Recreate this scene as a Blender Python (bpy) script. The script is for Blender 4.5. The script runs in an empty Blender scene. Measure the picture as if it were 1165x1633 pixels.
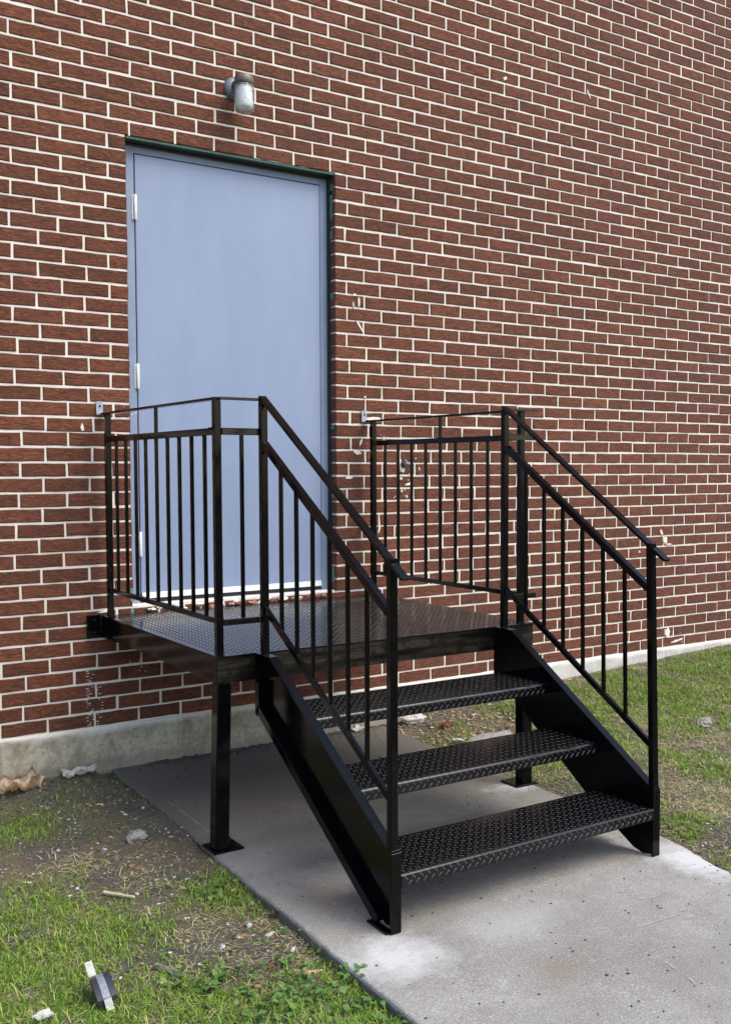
import bpy, bmesh, math, random
import numpy as np
from mathutils import Vector, Matrix, noise as mnoise

random.seed(7)
RNG = np.random.default_rng(11)
SC = bpy.context.scene
COL = SC.collection

# ------------------------------------------------------------------ camera
CAM_POS = (-1.63473, -4.59380, 1.34872)
YAW, PITCH, ROLL = 0.594109, -0.058247, -0.000992
F_PX, CX, CY, W_PX, H_PX = 1671.218, 647.148, 844.769, 1165.0, 1633.0
cam_d = bpy.data.cameras.new("camera")
cam = bpy.data.objects.new("camera", cam_d)
COL.objects.link(cam)
fwd = Vector((math.sin(YAW) * math.cos(PITCH), math.cos(YAW) * math.cos(PITCH), math.sin(PITCH)))
rgt = Vector((math.cos(YAW), -math.sin(YAW), 0))
upv = rgt.cross(fwd)
r2 = math.cos(ROLL) * rgt + math.sin(ROLL) * upv
u2 = -math.sin(ROLL) * rgt + math.cos(ROLL) * upv
cam.matrix_world = Matrix(((r2.x, u2.x, -fwd.x, CAM_POS[0]), (r2.y, u2.y, -fwd.y, CAM_POS[1]),
                           (r2.z, u2.z, -fwd.z, CAM_POS[2]), (0, 0, 0, 1)))
cam_d.sensor_fit = 'HORIZONTAL'
cam_d.sensor_width = 36.0
cam_d.lens = 36.0 * F_PX / W_PX
cam_d.shift_x = -(CX - W_PX / 2) / W_PX
cam_d.shift_y = (CY - H_PX / 2) / W_PX
cam_d.clip_start = 0.05
cam_d.clip_end = 500
SC.camera = cam

# ------------------------------------------------------------------ sky, sun, exposure
SUN_EL, SUN_ROT = math.radians(52), math.radians(150)
world = bpy.data.worlds.new("World")
SC.world = world
world.use_nodes = True
wn = world.node_tree
bg = wn.nodes["Background"]
sky = wn.nodes.new("ShaderNodeTexSky")
sky.sky_type = 'NISHITA'
sky.sun_disc = False
sky.sun_elevation = SUN_EL
sky.sun_rotation = SUN_ROT
sky.air_density = 1.0
sky.dust_density = 2.2
sky.ozone_density = 1.0
wn.links.new(sky.outputs[0], bg.inputs[0])
bg.inputs[1].default_value = 0.15
sun_d = bpy.data.lights.new("sun", 'SUN')
sun_d.energy = 1.2
sun_d.angle = math.radians(40)
sun_d.color = (1.0, 0.95, 0.88)
sun = bpy.data.objects.new("sun", sun_d)
COL.objects.link(sun)
sdir = Vector((math.sin(SUN_ROT) * math.cos(SUN_EL), math.cos(SUN_ROT) * math.cos(SUN_EL), math.sin(SUN_EL)))
sun.rotation_euler = sdir.to_track_quat('Z', 'Y').to_euler()
sun.location = (2, -6, 8)
SC.view_settings.view_transform = 'Standard'
SC.view_settings.look = 'None'
SC.view_settings.exposure = 0.97
SC.view_settings.gamma = 1.0
SC.view_settings.use_curve_mapping = False
SC.render.engine = 'CYCLES'

# ------------------------------------------------------------------ material helpers
class NT:
    """small wrapper to write node trees briefly"""
    def __init__(self, name):
        self.m = bpy.data.materials.new(name)
        self.m.use_nodes = True
        self.t = self.m.node_tree
        self.b = self.t.nodes["Principled BSDF"]
    def n(self, typ, **kw):
        x = self.t.nodes.new(typ)
        for k, v in kw.items():
            setattr(x, k, v)
        return x
    def put(self, sock, v):
        if hasattr(v, 'links') or isinstance(v, bpy.types.NodeSocket):
            self.t.links.new(v, sock)
        else:
            sock.default_value = v
    def noise(self, vec, scale, detail=4, rough=0.6, dist=0.0):
        x = self.n("ShaderNodeTexNoise")
        x.inputs["Scale"].default_value = scale
        x.inputs["Detail"].default_value = detail
        x.inputs["Roughness"].default_value = rough
        x.inputs["Distortion"].default_value = dist
        if vec is not None:
            self.t.links.new(vec, x.inputs["Vector"])
        return x.outputs["Fac"]
    def voro(self, vec, scale, feature='F1'):
        x = self.n("ShaderNodeTexVoronoi", feature=feature)
        x.inputs["Scale"].default_value = scale
        self.t.links.new(vec, x.inputs["Vector"])
        return x
    def math(self, op, a, b=0.0, c=0.0, clamp=False):
        x = self.n("ShaderNodeMath", operation=op, use_clamp=clamp)
        self.put(x.inputs[0], a); self.put(x.inputs[1], b); self.put(x.inputs[2], c)
        return x.outputs[0]
    def ramp(self, fac, lo, hi):
        x = self.n("ShaderNodeMapRange")
        x.inputs["From Min"].default_value = lo
        x.inputs["From Max"].default_value = hi
        self.t.links.new(fac, x.inputs["Value"])
        return x.outputs[0]
    def mix(self, fac, a, b, blend='MIX'):
        x = self.n("ShaderNodeMix", data_type='RGBA', blend_type=blend)
        self.put(x.inputs[0], fac)
        self.put(x.inputs[6], a if not isinstance(a, tuple) else (*a, 1)[:4])
        self.put(x.inputs[7], b if not isinstance(b, tuple) else (*b, 1)[:4])
        return x.outputs[2]
    def pos(self):
        return self.n("ShaderNodeNewGeometry").outputs["Position"]
    def obj(self):
        return self.n("ShaderNodeTexCoord").outputs["Object"]
    def scale(self, vec, s, loc=(0, 0, 0)):
        x = self.n("ShaderNodeMapping")
        x.inputs["Scale"].default_value = s
        x.inputs["Location"].default_value = loc
        self.t.links.new(vec, x.inputs["Vector"])
        return x.outputs[0]
    def bump(self, h, strength, dist=0.002, normal=None):
        x = self.n("ShaderNodeBump")
        x.inputs["Strength"].default_value = strength
        x.inputs["Distance"].default_value = dist
        self.t.links.new(h, x.inputs["Height"])
        if normal is not None:
            self.t.links.new(normal, x.inputs["Normal"])
        return x.outputs[0]
    def attr(self, name, typ='GEOMETRY'):
        x = self.n("ShaderNodeAttribute", attribute_type=typ, attribute_name=name)
        return x.outputs["Fac"]
    def done(self, color=None, rough=None, normal=None, **kw):
        if color is not None: self.put(self.b.inputs["Base Color"], color if not isinstance(color, tuple) else (*color, 1)[:4])
        if rough is not None: self.put(self.b.inputs["Roughness"], rough)
        if normal is not None: self.put(self.b.inputs["Normal"], normal)
        for k, v in kw.items():
            self.put(self.b.inputs[k], v)
        return self.m

def mat_brick():
    k = NT("brick_clay")
    p = k.pos()
    r = k.math('ADD', k.attr("rnd"), k.attr("rnd", 'OBJECT'))
    shift = k.n("ShaderNodeCombineXYZ")
    k.put(shift.inputs[0], k.math('MULTIPLY', r, 37.0))
    k.put(shift.inputs[2], k.math('MULTIPLY', r, 19.0))
    add = k.n("ShaderNodeVectorMath", operation='ADD')
    k.t.links.new(p, add.inputs[0]); k.t.links.new(shift.outputs[0], add.inputs[1])
    q = add.outputs[0]
    wave = k.noise(k.scale(q, (24, 24, 95)), 1.0, 4, 0.6, 1.6)
    fine = k.noise(q, 420, 3, 0.65)
    spots = k.noise(k.scale(q, (70, 70, 120)), 1.0, 3, 0.6)
    tone = k.n("ShaderNodeValToRGB")
    e = tone.color_ramp.elements
    e[0].position, e[0].color = 0.0, (0.140, 0.043, 0.019, 1)
    e[1].position, e[1].color = 1.0, (0.240, 0.079, 0.036, 1)
    for pos_, c in ((0.35, (0.170, 0.053, 0.023)), (0.7, (0.200, 0.063, 0.029))):
        x = tone.color_ramp.elements.new(pos_); x.color = (*c, 1)
    k.t.links.new(r, tone.inputs[0])
    c = k.mix(k.ramp(wave, 0.38, 0.60), k.mix(0.72, tone.outputs[0], (0.034, 0.018, 0.012)), tone.outputs[0])
    c = k.mix(k.math('MULTIPLY', k.ramp(wave, 0.58, 0.74), 0.55), c, (0.32, 0.12, 0.058))
    c = k.mix(k.math('MULTIPLY', k.ramp(spots, 0.58, 0.75), 0.45), c, (0.30, 0.13, 0.09))
    c = k.mix(k.math('MULTIPLY', k.ramp(fine, 0.6, 0.8), 0.35), c, (0.05, 0.035, 0.03))
    big = k.noise(p, 0.9, 3, 0.5)
    c = k.mix(k.math('MULTIPLY', k.ramp(big, 0.4, 0.75), 0.25), c, (0.09, 0.035, 0.03))
    h = k.math('ADD', wave, k.math('MULTIPLY', fine, 0.35))
    return k.done(c, 0.85, k.bump(h, 1.0, 0.007), **{"Specular IOR Level": 0.3, "Sheen Weight": 0.06, "Sheen Roughness": 0.5})

def mat_mortar():
    k = NT("pale_mortar")
    p = k.pos()
    n1 = k.noise(p, 9, 5, 0.6); n2 = k.noise(p, 260, 3, 0.7)
    c = k.mix(k.ramp(n1, 0.3, 0.7), (0.78, 0.735, 0.655), (0.68, 0.625, 0.53))
    c = k.mix(k.math('MULTIPLY', k.ramp(n2, 0.55, 0.75), 0.4), c, (0.45, 0.40, 0.33))
    dirt = k.noise(k.scale(p, (3, 3, 6)), 1.0, 4, 0.6)
    c = k.mix(k.math('MULTIPLY', k.ramp(dirt, 0.6, 0.8), 0.35), c, (0.42, 0.34, 0.27))
    return k.done(c, 0.9, k.bump(n2, 0.5, 0.002))

def mat_black_paint():
    k = NT("black_gloss_paint")
    p = k.pos()
    n = k.noise(p, 35, 5, 0.6); n2 = k.noise(p, 300, 3, 0.6)
    c = k.mix(k.ramp(n, 0.45, 0.75), (0.0020, 0.0021, 0.0025), (0.005, 0.0046, 0.0046))
    ro = k.math('ADD', 0.06, k.math('MULTIPLY', n, 0.14))
    dust = k.ramp(k.noise(p, 140, 4, 0.75), 0.66, 0.8)
    c = k.mix(k.math('MULTIPLY', dust, 0.12), c, (0.06, 0.055, 0.05))
    return k.done(c, ro, k.bump(k.math('ADD', n, k.math('MULTIPLY', n2, 0.3)), 0.05, 0.004), **{"Specular IOR Level": 0.20})

def mat_thin_paint():
    k = NT("thin_black_paint")
    p = k.pos()
    n = k.noise(k.scale(p, (2.2, 2.2, 30)), 1.0, 4, 0.6, 0.3); n2 = k.noise(p, 22, 5, 0.7)
    m = k.math('MULTIPLY', k.ramp(n, 0.36, 0.62), k.ramp(n2, 0.30, 0.55))
    c = k.mix(m, (0.004, 0.004, 0.0042), (0.028, 0.0225, 0.015))  # brown of thin paint, also standing in for reflections on the front faces
    return k.done(c, k.math('ADD', 0.12, k.math('MULTIPLY', m, 0.25)), k.bump(n2, 0.08, 0.003), **{"Specular IOR Level": 0.35})

def mat_simple(name, color, rough=0.6, var=0.25, scale=40, bump=0.3, dist=0.002, **kw):
    k = NT(name)
    p = k.pos()
    n = k.noise(p, scale, 5, 0.65)
    dark = tuple(x * (1 - var) for x in color); lite = tuple(min(1, x * (1 + var)) for x in color)
    return k.done(k.mix(k.ramp(n, 0.3, 0.7), dark, lite), rough, k.bump(n, bump, dist), **kw)

def mat_door():
    k = NT("grey_blue_door_paint")
    p = k.pos()
    n = k.noise(k.scale(p, (5, 5, 1.2)), 1.0, 4, 0.6)
    sm = k.noise(k.scale(p, (14, 14, 5)), 1.0, 5, 0.65)
    c = k.mix(k.ramp(n, 0.3, 0.7), (0.212, 0.266, 0.385), (0.242, 0.298, 0.420))
    c = k.mix(k.math('MULTIPLY', k.ramp(sm, 0.62, 0.8), 0.12), c, (0.36, 0.42, 0.54))
    lo = k.noise(k.scale(p, (3.2, 3.2, 2.0)), 1.0, 6, 0.7, 0.8)
    c = k.mix(k.math('MULTIPLY', k.ramp(lo, 0.5, 0.72), 0.22), c, (0.30, 0.36, 0.48))
    fine = k.noise(p, 220, 2, 0.5)
    return k.done(c, 0.36, k.bump(fine, 0.06, 0.002))

def mat_concrete():
    k = NT("slab_concrete")
    p = k.pos()
    n1 = k.noise(p, 2.6, 5, 0.6); n2 = k.noise(p, 42, 6, 0.75); n3 = k.noise(p, 190, 4, 0.75)
    c = k.mix(k.ramp(n1, 0.3, 0.72), (0.235, 0.222, 0.195), (0.375, 0.358, 0.322))
    brd = k.noise(p, 1.6, 6, 0.68, 0.6)
    c = k.mix(k.math('MULTIPLY', k.ramp(brd, 0.46, 0.62), 0.55), c, (0.195, 0.172, 0.138))
    blt = k.noise(p, 13, 6, 0.75, 0.4)
    c = k.mix(k.math('MULTIPLY', k.ramp(blt, 0.52, 0.66), 0.40), c, (0.20, 0.183, 0.155))
    c = k.mix(k.math('MULTIPLY', k.ramp(blt, 0.44, 0.32), 0.35), c, (0.50, 0.485, 0.45))
    c = k.mix(k.math('MULTIPLY', k.ramp(n2, 0.45, 0.68), 0.55), c, (0.25, 0.24, 0.225))
    c = k.mix(k.math('MULTIPLY', k.ramp(n3, 0.53, 0.64), 0.65), c, (0.64, 0.63, 0.61))
    c = k.mix(k.math('MULTIPLY', k.ramp(n3, 0.46, 0.36), 0.6), c, (0.20, 0.19, 0.175))
    pits = k.voro(p, 75).outputs["Distance"]
    c = k.mix(k.math('MULTIPLY', k.ramp(pits, 0.16, 0.08), 0.55), c, (0.12, 0.11, 0.10))
    # drilling dust and wash marks: (x, y, rx, ry, amount, colour)
    sep = k.n("ShaderNodeSeparateXYZ"); k.t.links.new(p, sep.inputs[0])
    wob = k.noise(p, 11, 5, 0.7)
    for (x, y, rx, ry, a, col) in ((-0.10, -1.40, .15, .20, .55, (0.50, 0.475, 0.425)), (-0.08, -2.24, .18, .17, .85, (0.62, 0.61, 0.58)),
                                   (1.17, -2.22, .16, .26, .9, (0.64, 0.63, 0.61)), (1.22, -1.22, .19, .09, 1.0, (0.80, 0.80, 0.80)),
                                   (-0.02, -1.80, .14, .22, .6, (0.24, 0.165, 0.115)), (0.25, -2.55, .10, .05, .55, (0.27, 0.20, 0.14)),
                                   (0.35, -2.25, .25, .12, .35, (0.50, 0.49, 0.48)), (0.75, -2.75, .30, .16, .35, (0.24, 0.225, 0.20)), (0.15, -1.35, .3, .25, .35, (0.15, 0.135, 0.115))):
        dx = k.math('DIVIDE', k.math('SUBTRACT', sep.outputs[0], x), rx)
        dy = k.math('DIVIDE', k.math('SUBTRACT', sep.outputs[1], y), ry)
        d = k.math('SQRT', k.math('ADD', k.math('MULTIPLY', dx, dx), k.math('MULTIPLY', dy, dy)))
        d = k.math('ADD', d, k.math('MULTIPLY', k.math('SUBTRACT', wob, 0.5), 1.5))
        m = k.math('MULTIPLY', k.ramp(d, 1.0, 0.25), a, clamp=True)
        c = k.mix(m, c, col)
    # older, grimier part by the building, darkened further to carry the stairs' shade
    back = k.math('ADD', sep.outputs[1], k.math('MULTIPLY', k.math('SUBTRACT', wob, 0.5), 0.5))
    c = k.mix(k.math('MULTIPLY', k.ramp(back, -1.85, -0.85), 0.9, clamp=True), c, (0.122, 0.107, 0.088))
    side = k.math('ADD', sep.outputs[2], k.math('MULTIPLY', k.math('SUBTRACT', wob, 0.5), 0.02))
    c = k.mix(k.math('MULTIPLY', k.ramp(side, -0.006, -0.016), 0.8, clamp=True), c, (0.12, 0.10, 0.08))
    h = k.math('ADD', n2, k.math('MULTIPLY', n3, 0.5))
    return k.done(c, 0.93, k.bump(h, 0.7, 0.005), **{"Specular IOR Level": 0.25})

def mat_ground():
    k = NT("soil_and_thatch")
    p = k.pos()
    n1 = k.noise(p, 3.2, 5, 0.65); n2 = k.noise(p, 38, 5, 0.7); n3 = k.noise(p, 190, 3, 0.7)
    soil = k.mix(k.ramp(n2, 0.3, 0.7), (0.072, 0.061, 0.051), (0.165, 0.146, 0.127))
    soil = k.mix(k.math('MULTIPLY', k.ramp(n3, 0.56, 0.7), 0.55), soil, (0.26, 0.22, 0.18))
    thatch = k.mix(k.ramp(k.noise(k.scale(p, (60, 140, 60)), 1.0, 4, 0.7, 1.5), 0.35, 0.7), (0.10, 0.085, 0.05), (0.27, 0.22, 0.13))
    c = k.mix(k.ramp(n1, 0.42, 0.62), soil, thatch)
    far = k.n("ShaderNodeSeparateXYZ"); k.t.links.new(p, far.inputs[0])
    green = k.mix(k.ramp(n2, 0.3, 0.7), (0.045, 0.075, 0.022), (0.10, 0.115, 0.045))
    fm = k.ramp(far.outputs[1], -3.2, -4.2)
    c = k.mix(k.math('MULTIPLY', fm, 0.75, clamp=True), c, green)
    return k.done(c, 0.95, k.bump(k.math('ADD', n2, k.math('MULTIPLY', n3, 0.6)), 0.9, 0.012), **{"Specular IOR Level": 0.15})

def mat_blade(name, cols, trans=0.25):
    k = NT(name)
    r = k.attr("rnd")
    rp = k.n("ShaderNodeValToRGB")
    els = rp.color_ramp.elements
    els[0].position, els[0].color = 0.0, (*cols[0], 1)
    els[1].position, els[1].color = 1.0, (*cols[-1], 1)
    for i, c in enumerate(cols[1:-1]):
        e = els.new((i + 1) / (len(cols) - 1)); e.color = (*c, 1)
    k.t.links.new(r, rp.inputs[0])
    return k.done(rp.outputs[0], 0.6, None, **{"Specular IOR Level": 0.3, "Subsurface Weight": 0.0})

def mat_foundation():
    k = NT("foundation_concrete")
    p = k.pos()
    n1 = k.noise(k.scale(p, (4, 4, 9)), 1.0, 6, 0.7); n2 = k.noise(p, 45, 5, 0.7); n3 = k.noise(p, 200, 3, .7)
    c = k.mix(k.ramp(n1, 0.32, 0.7), (0.33, 0.295, 0.215), (0.54, 0.495, 0.385))
    c = k.mix(k.math('MULTIPLY', k.ramp(n2, 0.47, 0.68), 0.7), c, (0.20, 0.175, 0.12))
    n4 = k.noise(k.scale(p, (7, 7, 2.5)), 1.0, 6, 0.75, 1.0)
    c = k.mix(k.math('MULTIPLY', k.ramp(n4, 0.50, 0.62), 0.7), c, (0.20, 0.175, 0.12))
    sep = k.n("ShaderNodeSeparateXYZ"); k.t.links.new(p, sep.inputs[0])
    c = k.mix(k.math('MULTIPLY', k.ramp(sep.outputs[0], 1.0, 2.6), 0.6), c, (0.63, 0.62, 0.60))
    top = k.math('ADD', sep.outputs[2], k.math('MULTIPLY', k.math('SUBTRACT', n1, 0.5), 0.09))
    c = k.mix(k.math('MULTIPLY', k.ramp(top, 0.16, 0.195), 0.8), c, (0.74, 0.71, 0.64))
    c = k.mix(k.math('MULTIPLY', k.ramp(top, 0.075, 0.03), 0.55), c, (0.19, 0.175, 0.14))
    return k.done(c, 0.92, k.bump(k.math('ADD', n2, k.math('MULTIPLY', n3, .5)), 0.6, 0.006))

def mat_glass():
    k = NT("clear_jar_glass")
    tr = k.n("ShaderNodeBsdfTransparent"); tr.inputs[0].default_value = (0.93, 0.95, 0.94, 1)
    lw = k.n("ShaderNodeLayerWeight"); lw.inputs[0].default_value = 0.5
    fres = k.math('ADD', 0.05, k.math('MULTIPLY', k.math('POWER', lw.outputs["Facing"], 4.0), 0.55))
    gl = k.n("ShaderNodeBsdfGlossy"); gl.inputs["Roughness"].default_value = 0.08
    df = k.n("ShaderNodeBsdfDiffuse"); df.inputs[0].default_value = (0.8, 0.8, 0.78, 1)
    m1 = k.n("ShaderNodeMixShader"); m2 = k.n("ShaderNodeMixShader")
    k.t.links.new(k.math('MULTIPLY', k.ramp(k.noise(k.pos(), 60, 4, .6), .4, .75), 0.35), m1.inputs[0])
    k.t.links.new(tr.outputs[0], m1.inputs[1]); k.t.links.new(df.outputs[0], m1.inputs[2])
    k.t.links.new(fres, m2.inputs[0]); k.t.links.new(m1.outputs[0], m2.inputs[1]); k.t.links.new(gl.outputs[0], m2.inputs[2])
    k.t.links.new(m2.outputs[0], k.t.nodes["Material Output"].inputs[0])
    return k.m

M_BRICK, M_MORTAR, M_BLACK, M_DOOR, M_CONC, M_GROUND, M_FOUND = (mat_brick(), mat_mortar(), mat_black_paint(), mat_door(), mat_concrete(), mat_ground(), mat_foundation())
M_THIN = mat_thin_paint()
M_LUG = mat_simple('worn_glint_paint', (0.034, 0.032, 0.028), 0.24, 0.6, 90, 0.0)  # worn lug paint, lightened so its colour carries the glints on the lugs
M_DECK = mat_simple('black_plate_paint', (0.004, 0.004, 0.005), 0.17, 0.4, 60, 0.02)
M_WHITE = mat_simple("aged_white_strip", (0.78, 0.79, 0.76), 0.6, 0.08, 60, 0.15)
M_FRAME = mat_simple("grey_frame_paint", (0.215, 0.27, 0.375), 0.5, 0.10, 12, 0.05)
M_GREEN = mat_simple("green_steel_paint", (0.012, 0.055, 0.035), 0.4, 0.5, 60, 0.4)
M_CAULK = mat_simple("dark_perished_sealant", (0.022, 0.022, 0.024), 0.8, 0.6, 80, 0.8)
M_VERDI = mat_simple("faded_green_paint", (0.10, 0.24, 0.20), 0.7, 0.5, 70, 0.6)
M_GALV = mat_simple("galvanised_steel", (0.36, 0.38, 0.42), 0.42, 0.2, 90, 0.3, **{"Metallic": 0.7})
M_LAMP = mat_simple("weathered_grey_metal", (0.17, 0.15, 0.125), 0.5, 0.4, 50, 0.4, **{"Metallic": 0.35})
M_LAMPB = mat_simple("grey_back_plate", (0.16, 0.17, 0.19), 0.5, 0.2, 50, 0.2, **{"Metallic": 0.3})
M_BULB = mat_simple("white_bulb_glass", (0.90, 0.90, 0.88), 0.35, 0.03, 10, 0.02)
M_GLASS = mat_glass()
M_PAPER = mat_simple("white_paper", (0.84, 0.82, 0.76), 0.8, 0.1, 60, 0.3)
M_LEAF = mat_simple("tan_dead_leaf", (0.78, 0.61, 0.43), 0.75, 0.3, 45, 0.5)
M_LEAFY = mat_simple("yellow_dead_leaf", (0.60, 0.47, 0.13), 0.75, 0.25, 60, 0.4)
M_LEAFO = mat_simple("rusty_dead_leaf", (0.32, 0.12, 0.045), 0.75, 0.35, 60, 0.4)
M_STONE = mat_simple("rubble_grey", (0.27, 0.255, 0.225), 0.92, 0.3, 50, 0.9, 0.006)
M_PEB = mat_simple("pale_pebble", (0.48, 0.46, 0.42), 0.85, 0.3, 80, 0.7)
M_STICK = mat_simple("bleached_wood", (0.62, 0.53, 0.36), 0.8, 0.2, 90, 0.6)
M_TWIG = mat_simple("grey_bark", (0.21, 0.18, 0.145), 0.9, 0.4, 90, 0.9)
M_PLAST = mat_simple("black_plastic", (0.035, 0.037, 0.045), 0.38, 0.2, 90, 0.1)
M_TAPE = mat_simple("silvery_tape", (0.52, 0.55, 0.60), 0.35, 0.25, 120, 0.1, **{"Metallic": 0.25})
M_WEED = mat_simple("weed_green", (0.085, 0.18, 0.035), 0.5, 0.3, 90, 0.2)
M_GRASS = mat_blade("grass_green", [(0.060, 0.125, 0.012), (0.110, 0.215, 0.017), (0.165, 0.285, 0.026), (0.25, 0.36, 0.05), (0.46, 0.42, 0.16)])
M_DRY = mat_blade("grass_dry", [(0.20, 0.15, 0.07), (0.38, 0.31, 0.15), (0.54, 0.46, 0.26), (0.68, 0.60, 0.39), (0.34, 0.34, 0.12)])
M_CRUMB = mat_blade("crumbs", [(0.05, 0.042, 0.036), (0.10, 0.085, 0.072), (0.16, 0.14, 0.12), (0.45, 0.43, 0.39), (0.68, 0.66, 0.60)])
M_DARKCR = mat_blade("dark_crumbs", [(0.03, 0.028, 0.025), (0.06, 0.055, 0.05), (0.10, 0.085, 0.07), (0.17, 0.15, 0.13), (0.6, 0.58, 0.52)])
M_PALECH = mat_blade('pale_chips', [(0.40, 0.38, 0.33), (0.55, 0.53, 0.48), (0.70, 0.68, 0.64), (0.78, 0.76, 0.72)])
M_LITTER = mat_blade("leaf_litter", [(0.14, 0.08, 0.04), (0.30, 0.18, 0.09), (0.50, 0.36, 0.20), (0.62, 0.52, 0.36), (0.28, 0.15, 0.09)])

# ------------------------------------------------------------------ object helpers
def tag(o, label=None, cat=None, group=None, kind=None):
    if label: o['label'] = label
    if cat: o['category'] = cat
    if group: o['group'] = group
    if kind: o['kind'] = kind
    return o

def link(name, mesh, parent=None):
    o = bpy.data.objects.new(name, mesh)
    COL.objects.link(o)
    if parent is not None: o.parent = parent
    return o

def empty(name, loc=(0, 0, 0)):
    o = bpy.data.objects.new(name, None)
    o.empty_display_size = 0.1
    COL.objects.link(o)
    o.location = loc
    return o

def mesh_np(name, V, F, mat, rnd=None, smooth=False):
    """V (n,3), F list of index tuples or (m,k) array"""
    me = bpy.data.meshes.new(name)
    V = np.asarray(V, dtype=np.float32)
    if isinstance(F, np.ndarray):
        m, kk = F.shape
        me.vertices.add(len(V)); me.vertices.foreach_set("co", V.ravel())
        me.loops.add(m * kk); me.loops.foreach_set("vertex_index", F.astype(np.int32).ravel())
        me.polygons.add(m)
        me.polygons.foreach_set("loop_start", np.arange(0, m * kk, kk, dtype=np.int32))
        me.update(calc_edges=True)
    else:
        me.from_pydata([tuple(v) for v in V], [], F)
    me.materials.append(mat)
    if rnd is not None:
        a = me.attributes.new("rnd", 'FLOAT', 'POINT')
        a.data.foreach_set("value", np.asarray(rnd, dtype=np.float32))
    if smooth:
        me.polygons.foreach_set("use_smooth", np.ones(len(me.polygons), dtype=bool))
    me.validate()
    return me

class MB:
    def __init__(self): self.bm = bmesh.new()
    def box(self, x0, x1, y0, y1, z0, z1, bev=0.0015):
        c = Vector(((x0 + x1) / 2, (y0 + y1) / 2, (z0 + z1) / 2))
        m = Matrix.Translation(c) @ Matrix.Diagonal((x1 - x0, y1 - y0, z1 - z0, 1))
        return self._cube(m, bev)
    def _cube(self, m, bev):
        r = bmesh.ops.create_cube(self.bm, size=1.0, matrix=m)
        if bev:
            es = list({e for v in r['verts'] for e in v.link_edges})
            bmesh.ops.bevel(self.bm, geom=es, offset=bev, segments=1, affect='EDGES', profile=0.5)
        return self
    def bar(self, a, b, w, h, side=(1, 0, 0), bev=0.0015):
        """bar from a to b; w along 'side', h across"""
        a, b = Vector(a), Vector(b)
        d = (b - a); L = d.length; d.normalize()
        s = Vector(side); s = (s - d * s.dot(d)).normalized(); t = s.cross(d)
        m = Matrix(((s.x * w, t.x * h, d.x * L, (a.x + b.x) / 2), (s.y * w, t.y * h, d.y * L, (a.y + b.y) / 2),
                    (s.z * w, t.z * h, d.z * L, (a.z + b.z) / 2), (0, 0, 0, 1)))
        return self._cube(m, bev)
    def prism(self, pts, x0, x1):
        """polygon in the y-z plane pulled from x0 to x1"""
        A = [self.bm.verts.new((x0, y, z)) for y, z in pts]
        B = [self.bm.verts.new((x1, y, z)) for y, z in pts]
        n = len(pts)
        self.bm.faces.new(A); self.bm.faces.new(B[::-1])
        for i in range(n):
            j = (i + 1) % n
            self.bm.faces.new((A[i], B[i], B[j], A[j]))
        return self
    def lathe(self, prof, c, axis='Z', seg=28):
        rings = []
        for r, h in prof:
            ring = []
            for i in range(seg):
                t = 2 * math.pi * i / seg
                if axis == 'Z': p = (c[0] + r * math.cos(t), c[1] + r * math.sin(t), c[2] + h)
                else: p = (c[0] + r * math.cos(t), c[1] + h, c[2] + r * math.sin(t))
                ring.append(self.bm.verts.new(p))
            rings.append(ring)
        for a, b in zip(rings, rings[1:]):
            for i in range(seg):
                j = (i + 1) % seg
                f = self.bm.faces.new((a[i], a[j], b[j], b[i])); f.smooth = True
        if prof[0][0] > 0: self.bm.faces.new(rings[0][::-1])
        if prof[-1][0] > 0: self.bm.faces.new(rings[-1])
        return self
    def blob(self, c, r, sub=1, jit=0.25, sq=(1, 1, 1)):
        rr = bmesh.ops.create_icosphere(self.bm, subdivisions=sub, radius=1.0)
        for v in rr['verts']:
            s = r * (1 + random.uniform(-jit, jit))
            v.co = Vector((v.co.x * s * sq[0] + c[0], v.co.y * s * sq[1] + c[1], v.co.z * s * sq[2] + c[2]))
        return self
    def build(self, name, mat, parent=None):
        bmesh.ops.recalc_face_normals(self.bm, faces=self.bm.faces[:])
        me = bpy.data.meshes.new(name)
        self.bm.to_mesh(me); self.bm.free()
        me.materials.append(mat)
        return link(name, me, parent)

def fract_noise(x, y, s, seed=0.0):
    return mnoise.fractal(Vector((x * s + seed, y * s - seed, seed * 1.7)), 0.9, 2.0, 4)

# ------------------------------------------------------------------ ground
SLAB_L = [(-0.135, -0.006), (-0.147, -0.15), (-0.153, -0.54), (-0.163, -0.90), (-0.184, -1.27), (-0.191, -1.556), (-0.195, -1.82), (-0.210, -2.08), (-0.218, -2.295), (-0.224, -2.51), (-0.262, -4.6)]
SLAB_R = [(1.31, -0.006), (1.29, -0.53), (1.285, -1.05), (1.262, -2.0), (1.228, -2.17), (1.177, -2.364), (1.12, -2.75), (1.03, -4.6)]
def edge_x(tab, y):
    for (x0, y0), (x1, y1) in zip(tab, tab[1:]):
        if y >= y1 or (x1, y1) == tab[-1]:
            return x0 + (x1 - x0) * (y - y0) / (y1 - y0)

def in_slab(x, y, m=0.0):
    return edge_x(SLAB_L, y) - m < x < edge_x(SLAB_R, y) + m

def smooth01(t):
    t = max(0.0, min(1.0, t)); return t * t * (3 - 2 * t)

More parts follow.
